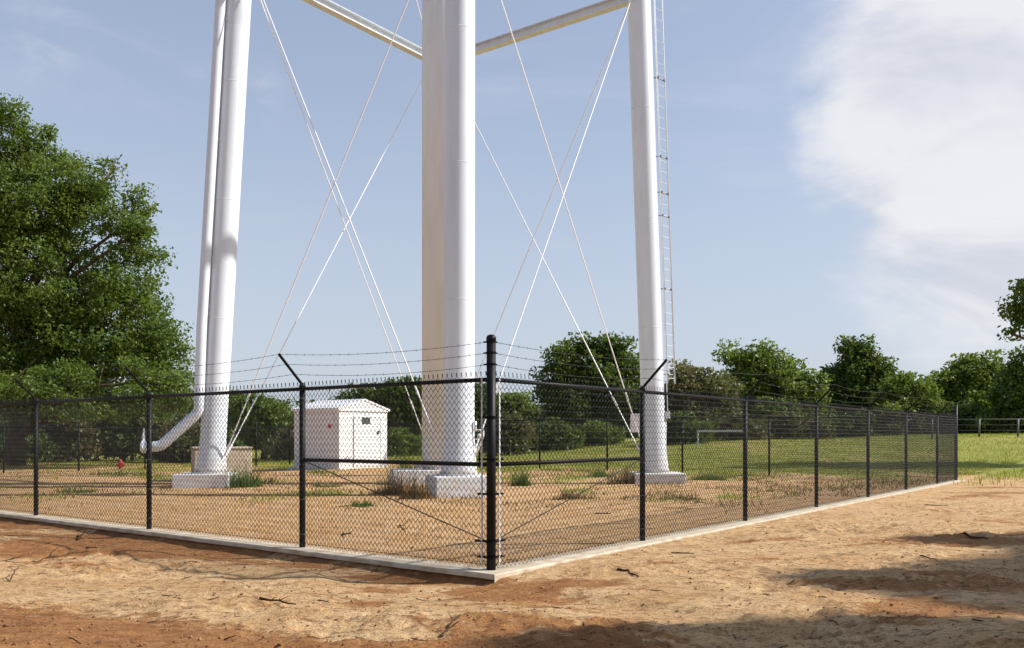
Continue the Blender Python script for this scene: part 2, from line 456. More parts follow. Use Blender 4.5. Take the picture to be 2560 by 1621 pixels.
def leafmat(name, c1, c2, c3, scale=0.5, trans=0.35):
    m = bpy.data.materials.new(name); m.use_nodes = True; t = m.node_tree; b = t.nodes['Principled BSDF']
    g = N(t, 'ShaderNodeNewGeometry')
    n = noise(t, g.outputs['Position'], scale, 5, 0.7); n2 = noise(t, g.outputs['Position'], scale * 6, 4, 0.7)
    rnd = g.outputs['Random Per Island']
    c = mixc(t, mapr(t, n, 0.38, 0.62), c1, c2); c = mixc(t, mathn(t, 'MULTIPLY', mapr(t, n2, 0.5, 0.72), 0.7), c, c3)
    c = mixc(t, mathn(t, 'MULTIPLY', rnd, 0.45), c, tuple(q * 0.55 for q in c1))
    L(t, c, b.inputs['Base Color']); b.inputs['Roughness'].default_value = 0.5; b.inputs['Specular IOR Level'].default_value = 0.3
    tr = N(t, 'ShaderNodeBsdfTranslucent'); L(t, mixc(t, 0.5, c, (0.20, 0.24, 0.02)), tr.inputs['Color'])
    mx = N(t, 'ShaderNodeMixShader'); mx.inputs[0].default_value = trans
    L(t, b.outputs[0], mx.inputs[1]); L(t, tr.outputs[0], mx.inputs[2])
    L(t, mx.outputs[0], t.nodes['Material Output'].inputs['Surface'])
    return m


LM_oak = leafmat('oak_leaves', (0.085, 0.155, 0.026), (0.15, 0.22, 0.036), (0.25, 0.285, 0.06), 0.35, 0.45)
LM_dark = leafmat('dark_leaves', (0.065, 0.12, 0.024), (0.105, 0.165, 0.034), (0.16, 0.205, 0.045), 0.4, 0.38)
LM_mid = leafmat('mid_green_leaves', (0.12, 0.20, 0.034), (0.19, 0.265, 0.046), (0.29, 0.33, 0.07), 0.4, 0.42)
LM_brown = leafmat('vine_and_dry_leaves', (0.11, 0.13, 0.04), (0.19, 0.15, 0.075), (0.23, 0.16, 0.08), 0.6, 0.35)
LM_grass = leafmat('grass_blades', (0.29, 0.31, 0.035), (0.44, 0.44, 0.06), (0.55, 0.46, 0.15), 0.9, 0.35)
LM_weed = leafmat('weed_leaves', (0.06, 0.13, 0.02), (0.09, 0.16, 0.03), (0.15, 0.17, 0.05), 3.0, 0.35)
LM_dry = leafmat('dry_stems', (0.26, 0.17, 0.07), (0.20, 0.11, 0.04), (0.13, 0.14, 0.035), 3.0, 0.2)

# ------------------------------------------------------------------ chain link fence
fence = empty('chain_link_fence', (C.x, C.y, 0), 'black chain link fence with barbed wire top enclosing the white tower legs', 'fence')
H = 1.83; WD = 0.068


def link_mesh(length, h):
    """woven zig-zag wires, local x along the fence, y outwards"""
    half = WD / 2; nw = int(round(length / half)); sp = length / nw; nl = int((h - 0.02) / half); lz = (h - 0.01) / nl
    VV = []; QQ = []; cnt = 0; r = 0.0033
    lev = np.arange(nl + 1)
    for i in range(nw):
        x = np.where((lev + i) % 2 == 0, i * sp, (i + 1) * sp)
        y = np.where((lev + i) % 2 == 0, 0.003, -0.003)
        z = 0.012 + lev * lz
        # twisted end spikes above the rail
        x = np.append(x, x[-1] + (0.004 if x[-1] <= i * sp + 1e-6 else -0.004)); z = np.append(z, z[-1] + 0.034); y = np.append(y, 0.004)
        p = np.stack([x, y, z], 1); k = len(p)
        ring_ = []
        for q in range(3):
            a = 2 * math.pi * q / 3 + 0.5
            off = np.array([math.cos(a) * r, math.sin(a) * r, 0.0])
            ring_.append(p + off + np.array([0, 0, math.cos(a) * r * 0.7]) * np.where((lev + i) % 2 == 0, 1, -1).tolist()[0])
        VV.append(np.stack(ring_, 1).reshape(-1, 3))
        b = np.arange(k - 1)[:, None] * 3 + cnt
        for q in range(3):
            q2 = (q + 1) % 3
            QQ.append(np.concatenate([b + q, b + q2, b + 3 + q2, b + 3 + q], 1))
        cnt += 3 * k
    me = bpy.data.meshes.new('mesh_panel'); V_ = np.vstack(VV); Q_ = np.vstack(QQ)
    o = npmesh('tmp_panel', V_, Q_, M_wire); m = o.data; bpy.data.objects.remove(o); m.name = 'mesh_panel'
    return m


panel_me = link_mesh(3.05, 1.85)
post_me = MB().tube([(0, 0, -0.1), (0, 0, H + 0.01)], 0.034, 12).lathe((0, 0, H), [(0.037, -0.02), (0.037, 0.02), (0.025, 0.045), (0.012, 0.05)], 12).mesh('post', M_black, True)
arm_me = MB().box((0, 0.165, H + 0.195), (0.032, 0.46, 0.014), ax=((1, 0, 0), (0, 0.7071, 0.7071), (0, -0.7071, 0.7071))).box((0, 0.165, H + 0.19), (0.006, 0.45, 0.03), ax=((1, 0, 0), (0, 0.7071, 0.7071), (0, -0.7071, 0.7071))).mesh('extension_arm', M_black)
tie_me = MB().lathe((0, 0, 0), [(0.0345, -0.005), (0.037, -0.005), (0.037, 0.005), (0.0345, 0.005)], 10)
tie_me = tie_me.mesh('tie_wire', M_galv)


def link_obj(name, me, loc, rot, parent, scale=(1, 1, 1)):
    o = bpy.data.objects.new(name, me); COL.objects.link(o)
    o.matrix_basis = Matrix.Translation(loc) @ Matrix.Rotation(rot, 4, 'Z') @ Matrix.Diagonal((*scale, 1))
    if parent is not None:
        o.parent = parent
        pm = parent.matrix_basis.copy()
        if parent.parent is not None: pm = parent.parent.matrix_basis @ parent.matrix_parent_inverse @ parent.matrix_basis if False else parent.parent.matrix_world
        o.matrix_parent_inverse = parent_world(parent).inverted()
    return o


def parent_world(p):
    m = p.matrix_basis.copy(); q = p
    if q.parent is not None:
        m = parent_world(q.parent) @ q.matrix_parent_inverse @ m
    return m


def gz(x, y):
    return float(zg(np.array([x]), np.array([y]))[0])


def fence_run(start, d, nrm, ts, zoff):
    """posts at distances ts along d; nrm outward. ts[0] and ts[-1] are corners"""
    ang = math.atan2(d.y, d.x)
    flip = 1 if (Vector((-d.y, d.x)).dot(nrm) > 0) else -1
    for i, tt in enumerate(ts[1:-1]):
        p = start + d * tt; z = zoff(tt)
        po = link_obj('post', post_me, (p.x, p.y, z), ang, fence)
        link_obj('extension_arm', arm_me, (p.x, p.y, z), ang if flip > 0 else ang + math.pi, po)
        if p.y < 13:
            for zz in (0.15, 0.55, 0.95, 1.35, 1.7): link_obj('tie_wire', tie_me, (p.x, p.y, z + zz), ang, po)
    for a, b in zip(ts[:-1], ts[1:]):
        p0 = start + d * a; p1 = start + d * b; z0, z1 = zoff(a), zoff(b)
        o = nrm * 0.038
        m = bpy.data.objects.new('mesh_panel', panel_me); COL.objects.link(m)
        Lh = (b - a)
        yv = Vector((-d.y, d.x, 0))
        M = Matrix(((d.x * Lh / 3.05, yv.x, 0, p0.x + o.x), (d.y * Lh / 3.05, yv.y, 0, p0.y + o.y), ((z1 - z0) / 3.05, 0, 1, z0), (0, 0, 0, 1)))
        m.data = panel_me; m.parent = fence
        # matrix may hold a slight shear on sloping bays: store it in the parent inverse
        m.matrix_parent_inverse = fence.matrix_basis.inverted() @ M
        MB().tube([(p0.x, p0.y, z0 + H - 0.02), (p1.x, p1.y, z1 + H - 0.02)], 0.021, 10).build('top_rail', M_black, fence, True)
        MB().tube([(p0.x + o.x * .9, p0.y + o.y * .9, z0 + 0.05), (p1.x + o.x * .9, p1.y + o.y * .9, z1 + 0.05)], 0.0025, 4).build('tension_wire', M_wire, fence)
    # barbed wire: three strands over the whole run
    for fr, zc in ((0.34, 1.955), (0.66, 2.065), (0.98, 2.17)):
        pts = []
        for i, tt in enumerate(ts):
            corner = i in (0, len(ts) - 1)
            off = 0.0 if corner else 0.33 * fr
            zz = zoff(tt) + (zc if corner else H + 0.03 + 0.33 * fr)
            q = start + d * tt + nrm * off
            pts.append(Vector((q.x, q.y, zz)))
        mb = MB(); path = []
        for a, b in zip(pts[:-1], pts[1:]):
            n = 8
            for k in range(n):
                f = k / n; q = a.lerp(b, f); q.z -= 0.05 * 4 * f * (1 - f); path.append(q)
        path.append(pts[-1])
        mb.tube(path, 0.0022, 4)
        near = min((p.y for p in pts)) < 12
        if near:
            tot = 0.0
            for a, b in zip(path[:-1], path[1:]):
                ln = (b - a).length; k = tot
                while k < ln:
                    q = a.lerp(b, k / ln)
                    u = Vector((random.uniform(-.3, .3), random.uniform(-1, 1), random.uniform(-1, 1))).normalized() * 0.014
                    u2 = Vector((random.uniform(-.3, .3), random.uniform(-1, 1), random.uniform(-1, 1))).normalized() * 0.014
                    mb.tube([q - u, q + u], 0.0013, 3, False); mb.tube([q - u2, q + u2], 0.0013, 3, False)
                    k += 0.127
                tot = k - ln
        mb.build('barbed_wire', M_wire, fence)


def solve_t(px, start, d):
    k = (px - 1280) / 2184
    return (k * start.y - start.x) / (d.x - k * d.y)


tr = [0] + [solve_t(x, C, DR) for x in (1606, 1863, 2041, 2170, 2265, 2343)] + [TR]
tl = [0] + [solve_t(x, C, DL) for x in (756, 373, 90)]
while tl[-1] + 3.4 < TL: tl.append(tl[-1] + 3.1)
tl.append(TL)


def zoff_l(tt): return -0.0 - 0.15 * float(sstep(np.array(tt), 14, 33))
def zoff_b(tt): return 0.1 * min(1, tt / 8) * (1 - max(0, tt - 18) / 15) - 0.12 * max(0, tt - 15) / 18
def zoff_f(tt): return -0.15 + 0.0 * tt


fence_run(C, DR, NR, tr, lambda tt: 0.0)
fence_run(C, DL, NL, tl, zoff_l)
tb = [0] + [solve_t(x, CR, DL) for x in (1923, 1706, 1518, 1349)]
while tb[-1] + 3.4 < TL: tb.append(tb[-1] + 3.08)
tb.append(TL)
fence_run(CR, DL, -NL, tb, zoff_b)
fence_run(CL, DR, -NR, list(np.linspace(0, TR, 8)), zoff_f)
# corner posts
for (q, z) in ((C, 0), (CR, 0), (CL, -0.15), (CF, -0.15)):
    cp = MB().tube([(q.x, q.y, z - 0.15), (q.x, q.y, z + 2.2)], 0.0445, 20).build('corner_post', M_black, fence, True)
    for mb, nm in ((MB().lathe((q.x, q.y, z + 2.2), [(0.0475, -0.03), (0.0475, 0.008), (0.038, 0.026), (0.018, 0.036), (0.0, 0.038)], 20), 'cap'),):
        o = mb.build(nm, M_black, None, True); o.parent = cp; o.matrix_parent_inverse = parent_world(cp).inverted()
# bands, tension bars, mid rails and truss rods beside the near corner
for dd, nn, t1 in ((DL, NL, tl[1]), (DR, NR, tr[1])):
    q = C + dd * t1
    MB().tube([(C.x, C.y, 1.0), (q.x, q.y, 1.0)], 0.021, 12).build('mid_rail', M_black, fence, True)
    a = C + dd * 0.05
    MB().tube([(a.x, a.y, 0.27), (q.x - dd.x * .04, q.y - dd.y * .04, 0.985)], 0.0055, 6).build('truss_rod', M_black, fence)
    e = C + dd * 0.085 + nn * 0.035
    MB().box((e.x, e.y, 0.93), (0.018, 0.006, 1.78), rot=math.atan2(dd.y, dd.x)).build('tension_bar', M_galp, fence)
    for k, zz in enumerate((0.12, 0.27, 0.72, 1.05, 1.45)):
        b = MB().lathe((C.x, C.y, zz), [(0.0455, -0.012), (0.05, -0.012), (0.05, 0.012), (0.0455, 0.012)], 16)
        e2 = C + dd * 0.09 + nn * 0.03
        b.box((e2.x, e2.y, zz), (0.09 if k != 1 else 0.17, 0.012, 0.022), rot=math.atan2(dd.y, dd.x))
        b.tube([(e2.x + dd.x * .03, e2.y + dd.y * .03, zz), (e2.x + dd.x * .03 + nn.x * 0.03, e2.y + dd.y * .03 + nn.y * 0.03, zz)], 0.007, 6)
        b.build('tension_band', M_black, fence)
    for zz in (1.955, 2.065, 2.17):
        b = MB().lathe((C.x, C.y, zz), [(0.0455, -0.008), (0.049, -0.008), (0.049, 0.008), (0.0455, 0.008)], 16)
        e2 = C + dd * 0.06
        b.tube([(e2.x, e2.y, zz), (e2.x + dd.x * .03, e2.y + dd.y * .03, zz)], 0.009, 6)
        b.build('barb_band', M_black, fence)

# ------------------------------------------------------------------ water tower legs
ZT = 13.6
base = {'F': Vector((-1.18, 19.4)), 'L': Vector((-7.8, 22.6)), 'R': Vector((4.02, 24.5)), 'B': Vector((-2.5, 29.3))}
lean = {'F': Vector((0.0, 0.45)), 'L': Vector((0.74, 0.12)), 'R': Vector((-0.47, -0.05)), 'B': Vector((0.05, -0.5))}
tower = empty('water_tower', (-1.85, 23.95, 0), 'four white tubular tower legs with central riser, struts and crossed rods', 'water tower')


def leg_at(k, z):
    q = base[k] + lean[k] * (z / ZT); return Vector((q.x, q.y, z))


RL = {'F': 0.345, 'L': 0.325, 'R': 0.325, 'B': 0.325}
for k in 'FLRB':
    zb = {'F': 0.42, 'L': 0.33, 'R': 0.27, 'B': 0.35}[k]
    r = RL[k]
    prof = [(zb + 0.0, r * 1.22), (zb + 0.12, r * 1.16), (zb + 0.5, r * 1.05), (zb + 0.9, r)] + [(z, r) for z in (3.2, 5.9, 8.6, 11.2, 13.6, 16, 20, 24, 27.5)]
    lg = MB().tube([leg_at(k, z) for z, _ in prof], [q for _, q in prof], 48).build('leg', M_white, tower, True)
    # weld seams and the base ring
    for z in (4.3, 7.35, 10.4):
        c_ = leg_at(k, z); sm = MB().lathe(c_, [(r + 0.0005, -0.012), (r + 0.003, 0), (r + 0.0005, 0.012)], 48)
        o = sm.build('weld_seam', M_white, None, True); o.parent = lg; o.matrix_parent_inverse = parent_world(lg).inverted()
    c_ = leg_at(k, zb)
    o = MB().lathe((c_.x, c_.y, zb - 0.02), [(r * 1.5, 0), (r * 1.5, 0.035), (r * 1.2, 0.036)], 40).build('base_plate', M_white, None)
    o.parent = lg; o.matrix_parent_inverse = parent_world(lg).inverted()
    # gussets at the base
    # footing
    w_ = {'F': 1.28, 'L': 1.36, 'R': 1.4, 'B': 1.3}[k]
    rot = {'F': R(16), 'L': R(8), 'R': R(0), 'B': R(20)}[k]
    gzv = gz(base[k].x, base[k].y)
    cx_ = {'F': 0.0, 'L': -0.12, 'R': 0.03, 'B': 0}[k]
    MB().box((base[k].x + cx_, base[k].y, (zb - 0.02 + gzv - 0.3) / 2), (w_, w_, zb - 0.02 - gzv + 0.3), rot=rot).build('footing', M_foot, tower, bevel=0.02)

# riser pipe in the middle, its pedestal
rx, ry = P(1106, 0, 24.1).x, 24.1
MB().tube([(rx, ry, 0.3), (rx, ry, 27)], 0.56, 56).build('riser_pipe', M_white, tower, True)
MB().box((rx - 0.45, ry, 0.08), (1.9, 1.5, 0.56), rot=R(12)).build('riser_pedestal', M_foot, tower, bevel=0.02)


def beam(a, b, name):
    a, b = Vector(a), Vector(b); d = (b - a).normalized(); side = d.cross(Vector((0, 0, 1))).normalized(); up = side.cross(d)
    ln = (b - a).length; c = (a + b) / 2; mb = MB()
    ax = (tuple(d), tuple(side), tuple(up))
    mb.box(c, (ln, 0.012, 0.23), ax=ax)
    for s_ in (-1, 1):
        mb.box(c + side * 0.062 + up * (0.118 * s_), (ln, 0.125, 0.014), ax=ax)
        mb.box(c - side * 0.062 + up * (0.118 * s_), (ln, 0.125, 0.014), ax=ax)
    return mb.build(name, M_white, tower)


for zz in (ZT, 26.5):
    for a, b in (('L', 'B'), ('R', 'B'), ('L', 'F'), ('R', 'F')):
        beam(leg_at(a, zz), leg_at(b, zz), 'strut')


def rod(a, za, b, zb, r=0.0155):
    pa, pb = leg_at(a, za), leg_at(b, zb)
    d = (pb - pa); h = Vector((d.x, d.y, 0)).normalized()
    pa = pa + h * 0.33; pb = pb - h * 0.40
    mb = MB().tube([pa, pb], r, 8)
    # turnbuckle low on the rod and clevis ends
    dn = (pb - pa).normalized(); low = pb if pb.z < pa.z else pa; s_ = -1 if pb.z < pa.z else 1
    mb.tube([low + dn * s_ * 0.0, low + dn * s_ * 0.35], 0.026, 6)
    mb.tube([low + dn * s_ * 1.6, low + dn * s_ * 1.9], 0.026, 6)
    return mb.build('brace_rod', M_rod, tower)


for a, b in (('L', 'F'), ('F', 'L'), ('L', 'B'), ('B', 'L'), ('R', 'F'), ('F', 'R'), ('R', 'B'), ('B', 'R')):
    rod(a, ZT - 0.15, b, 0.75)
    rod(a, 26.2, b, ZT + 0.25)

# overflow pipe on the left leg
pp = []
for z in (27, 20, 13.6, 8, 4, 2.35):
    c_ = leg_at('L', z); pp.append((c_.x - 0.345, c_.y - 0.30, z))
lx, ly = pp[-1][0], pp[-1][1]
lx += 0.03
pp[-1] = (lx, ly, 2.1)
pp += [(lx - 0.01, ly, 1.95), (lx - 0.05, ly, 1.86), (lx - 0.12, ly - .01, 1.79), (lx - 0.86, ly - 0.09, 1.10), (lx - 0.94, ly - 0.1, 1.04), (lx - 1.04, ly - 0.11, 1.01), (lx - 1.36, ly - 0.14, 1.0)]
ov = MB().tube(pp, 0.135, 24).build('overflow_pipe', M_white, tower, True)
o = MB().tube([(lx - 1.34, ly - .14, 1.0), (lx - 1.38, ly - .142, 1.0)], 0.165, 20).build('pipe_flange', M_white, None, False)
o.parent = ov; o.matrix_parent_inverse = parent_world(ov).inverted()
o = MB().tube([(lx - 1.385, ly - .142, 1.0), (lx - 1.41, ly - .143, 1.0)], 0.145, 20).build('flap_valve', M_galp, None, False)
o.parent = ov; o.matrix_parent_inverse = parent_world(ov).inverted()
o = MB().tube([(lx - 1.37, ly - .142, 1.14), (lx - 1.37, ly - .142, 1.3), (lx - 1.35, ly - .142, 1.48)], [0.05, 0.035, 0.02], 8).build('valve_arm', M_galp, None, False)
o.parent = ov; o.matrix_parent_inverse = parent_world(ov).inverted()
for z in (4.6, 8.9, 12.0):
    c_ = leg_at('L', z)
    o = MB().box((c_.x - 0.2, c_.y - 0.22, z), (0.4, 0.04, 0.08), rot=R(40)).build('pipe_bracket', M_white, None)
    o.parent = ov; o.matrix_parent_inverse = parent_world(ov).inverted()
# concrete valve vault behind the left leg
va = MB().box((-8.62, 25.9, 0.38), (1.6, 1.2, 1.05), rot=R(24))
vo = va.build('valve_vault', M_vault, None, bevel=0.02); tag(vo, 'tan concrete vault block standing just behind the left tower leg', 'concrete vault')
o = MB().box((-8.62, 25.9, 0.93), (1.66, 1.26, 0.05), rot=R(24)).build('lid', M_vault, vo, bevel=0.01)

# ladder with side rails, rungs and cable guards on the right leg
ld = None
def lad(z, dx, dy=0.0):
    c_ = leg_at('R', z); return Vector((c_.x + 0.325 + dx, c_.y + dy, z))
for s_ in (0.10, 0.36):
    o = MB().tube([lad(2.75, s_, -0.12 + s_), lad(14, s_, -0.12 + s_), lad(26, s_, -0.12 + s_)], 0.024, 8).build('ladder_rail', M_white, tower, True)
z = 2.9
while z < 13.5:
    MB().tube([lad(z, 0.10, -0.02), lad(z, 0.36, 0.24)], 0.008, 5).build('rung', M_white, tower); z += 0.305
MB().tube([lad(1.9, 0.06, -.15), lad(14, 0.06, -.15), lad(26, 0.06, -.15)], 0.013, 6).build('climbing_cable', M_galp, tower)
for z in (3.0, 5.4, 7.45, 8.1, 9.1, 11.3):
    a = lad(z, -0.02, 0); b = lad(z, 0.38, 0.24); m_ = lad(z, 0.1, -.02)
    MB().tube([a, m_, b], 0.015, 6).box(lad(z, 0.12, -.05), (0.05, 0.04, 0.045)).box(lad(z, 0.33, .16), (0.045, 0.04, 0.045)).build('ladder_standoff', mat('dark_bracket', (0.22, 0.22, 0.23), 0.5, 0.5) if 'dark_bracket' not in bpy.data.materials else bpy.data.materials['dark_bracket'], tower)
# electrical boxes on the right leg
MB().box(P(1590, 1058, 24.25), (0.30, 0.18, 0.52)).build('control_box', M_rod, tower, bevel=0.01)
MB().box(P(1668, 1038, 24.4), (0.13, 0.14, 0.19)).build('junction_box', M_rod, tower, bevel=0.008)
q = P(1664, 1046, 24.4)
MB().tube([(q.x, q.y, q.z), (q.x, q.y, 0.25)], 0.02, 8).build('conduit', M_rod, tower, True)
# small white gauge bracket on the right of the front leg
q = Vector((base['F'].x + 0.33, base['F'].y, 0))
gb = MB(); p_ = P(1187, 1076, 19.3); p2 = P(1209, 1076, 19.3); p3 = P(1190, 1140, 19.3); p4 = P(1208, 1090, 19.3); p5 = P(1189, 1100, 19.3)
gb.tube([p_, p2, p4, p3], 0.022, 8).tube([p5, p4], 0.02, 8).box(P(1199, 1090, 19.3), (0.09, 0.06, 0.09)).box(P(1188, 1066, 19.3), (0.06, 0.08, 0.22))
gb.build('gauge_bracket', M_rod, tower, True)

# ------------------------------------------------------------------ shed
zs = gz(-7.1, 36) - 0.02
P0 = Vector((-7.12, 36.0)); SW, SL_ = 2.73, 2.9; zE = 2.44; zR = 2.83
shed = empty('equipment_shed', (P0.x, P0.y, zs), 'small white gabled equipment shed inside the fence with dark door window', 'shed')
ang = math.atan2(DR.y, DR.x)


def S(a, b, z, out=0.0):
    """a along the lit gable wall, b along the shaded wall"""
    q = P0 + DR * a + DL * b + NR * out; return (q.x, q.y, z)


body = MB()
V_ = [S(0, 0, zs), S(SW, 0, zs), S(SW, SL_, zs), S(0, SL_, zs), S(0, 0, zE), S(SW, 0, zE), S(SW, SL_, zE), S(0, SL_, zE), S(SW / 2, 0, zR - .03), S(SW / 2, SL_, zR - .03)]
body.add(V_, [(0, 1, 5, 8, 4), (2, 3, 7, 9, 6), (3, 0, 4, 7), (1, 2, 6, 5), (0, 3, 2, 1), (4, 8, 9, 7), (8, 5, 6, 9)]).build('wall', M_shed, shed)
rf = MB(); e = 0.1; ov_ = 0.08
zd = (zR - zE) / (SW / 2)
for a0, a1, z0, z1 in ((-e, SW / 2, zE - e * zd, zR), (SW / 2, SW + e, zR, zE - e * zd)):
    V_ = []
    for dz in (0.03, -0.055):
        V_ += [S(a0, -ov_, z0 + dz), S(a1, -ov_, z1 + dz), S(a1, SL_ + ov_, z1 + dz), S(a0, SL_ + ov_, z0 + dz)]
    rf.add(V_, [(0, 1, 2, 3), (7, 6, 5, 4), (0, 4, 5, 1), (1, 5, 6, 2), (2, 6, 7, 3), (3, 7, 4, 0)])
rf.build('roof', M_shed, shed)
fb = MB()      # gable fascia: solid triangular board down to the eave line
z_ = zE - 0.02
V_ = [S(-.02, 0, z_ - .1, .0), S(SW + .02, 0, z_ - .1, .0), S(SW + .02, 0, zE, 0), S(SW / 2, 0, zR - .06, 0), S(-.02, 0, zE, 0)]
V2 = [S(-.02, 0, z_ - .1, .05), S(SW + .02, 0, z_ - .1, .05), S(SW + .02, 0, zE, .05), S(SW / 2, 0, zR - .06, .05), S(-.02, 0, zE, .05)]
fb.add(V_ + V2, [(5, 6, 7, 8, 9), (4, 3, 2, 1, 0), (0, 1, 6, 5), (1, 2, 7, 6), (2, 3, 8, 7), (3, 4, 9, 8), (4, 0, 5, 9)]).build('fascia', M_shed, shed)


def sbox(a0, a1, z0, z1, out, th):
    mb = MB(); V_ = [S(a, 0, z, o_) for o_ in (out, out + th) for a in (a0, a1) for z in (z0, z1)]
    return mb.add(V_, [(0, 1, 3, 2), (4, 6, 7, 5), (0, 4, 5, 1), (2, 3, 7, 6), (0, 2, 6, 4), (1, 5, 7, 3)])


dr_ = sbox(0.85, 1.95 + 0.35, zs + 0.1, zs + 2.18, 0.003, 0.03).build('door', M_shed, shed, bevel=0.008)
def child(o, p): o.parent = p; o.matrix_parent_inverse = parent_world(p).inverted(); return o
child(sbox(1.22, 1.70, 1.79, 2.15, 0.035, 0.012).build('window', M_dark, None), dr_)
child(sbox(2.12, 2.2, 1.36, 1.5, 0.035, 0.05).build('handle', M_dark, None), dr_)
fr_ = sbox(0.78, 0.845, zs + 0.02, zs + 2.25, 0.003, 0.045)
for q in (sbox(2.305, 2.37, zs + 0.02, zs + 2.25, 0.003, 0.045), sbox(0.845, 2.305, zs + 2.185, zs + 2.25, 0.003, 0.045)):
    fr_.add(np.vstack(q.v), q.f)
fr_.build('door_frame', M_shed, shed)
sbox(0.35, 0.62, zs + 0.35, zs + 0.52, 0.003, 0.03).build('vent', mat('vent_grille', (0.45, 0.45, 0.45), 0.5), shed)
lp = S(-0.06, 0.4, 1.98); MB().box(lp, (0.12, 0.12, 0.36), rot=ang).build('wall_lamp', M_rod, shed, bevel=0.01)
lp = S(-0.05, 0.55, 1.68); MB().box(lp, (0.07, 0.1, 0.14), rot=ang).build('alarm_box', M_red, shed, bevel=0.01)
cs = MB().prism([S(-.18, -.18, 0)[:2], S(SW + .18, -.18, 0)[:2], S(SW + .18, SL_ + .18, 0)[:2], S(-.18, SL_ + .18, 0)[:2]], zs - 0.3, zs + 0.06)
cs.build('floor_slab', M_foot, shed)

# ------------------------------------------------------------------ hydrant, gate rails, poles beyond
hy = P(301, 1172, 41.5); hzb = hy.z - 0.06
hyd = MB().lathe((hy.x, hy.y, hzb), [(0.13, 0), (0.13, 0.03), (0.085, 0.035), (0.085, 0.30), (0.11, 0.31), (0.11, 0.335), (0.1, 0.36), (0.075, 0.42), (0.03, 0.46), (0.03, 0.50), (0.0, 0.50)], 20).build('fire_hydrant', M_red, None, True)
tag(hyd, 'small red fire hydrant beyond the far left fence', 'hydrant')
for dx, dy in ((0.15, 0), (-0.15, 0), (0, -0.16)):
    n_ = Vector((dx, dy, 0)).normalized()
    a = Vector((hy.x, hy.y, hzb + 0.22)); MB().tube([a + n_ * 0.05, a + n_ * 0.15], 0.05, 12).tube([a + n_ * 0.15, a + n_ * 0.175], 0.06, 6).build('outlet', M_red, hyd)

# pipe rail fence on the far right
pf = empty('pipe_rail_fence', (30, 50, 0), 'grey metal pipe rail fence under dark trees at far right', 'fence')
YF = 52.0
z0f = gz(31, YF)
xsf = [P(x, 1047, YF).x for x in (2330, 2448, 2545, 2660, 2760)]
for x in xsf: MB().tube([(x, YF, z0f - .2), (x, YF, 2.3)], 0.06, 8).build('post', M_galp, pf, True)
for z in (2.28, 1.95, 1.62): MB().tube([(xsf[0], YF, z), (xsf[-1], YF, z)], 0.035 if z > 2 else 0.02, 6).build('rail', M_galp, pf, True)
vb = MB()
M_gd = mat('dull_pipe', (0.13, 0.13, 0.12), 0.6, nscale=3, namp=0.3)
for o in pf.children: o.data.materials.clear(); o.data.materials.append(M_gd)

wr = empty('white_barrier', (11.5, 48, 0.7), 'low white horizontal barrier rail on grass behind the back fence', 'barrier')
a = P(1743, 1079, 48); b = P(1868, 1076, 48)
MB().box((a + b) / 2, ((b - a).length, 0.08, 0.10)).build('rail', M_galp, wr)
for x in (a.x + 0.05, b.x - 0.05): MB().box((x, 48, a.z - 0.6), (0.08, 0.08, 1.15)).build('post', M_rod, wr)
q = P(2144, 975, 70)
up = MB().tube([(q.x, q.y, -.3), (q.x, q.y, q.z)], [0.14, 0.10], 8).box((q.x, q.y, q.z - 0.1), (0.35, 0.12, 0.16)).build('utility_pole', M_wood, None, True)
tag(up, 'thin weathered pole standing in front of the tall right tree', 'pole')

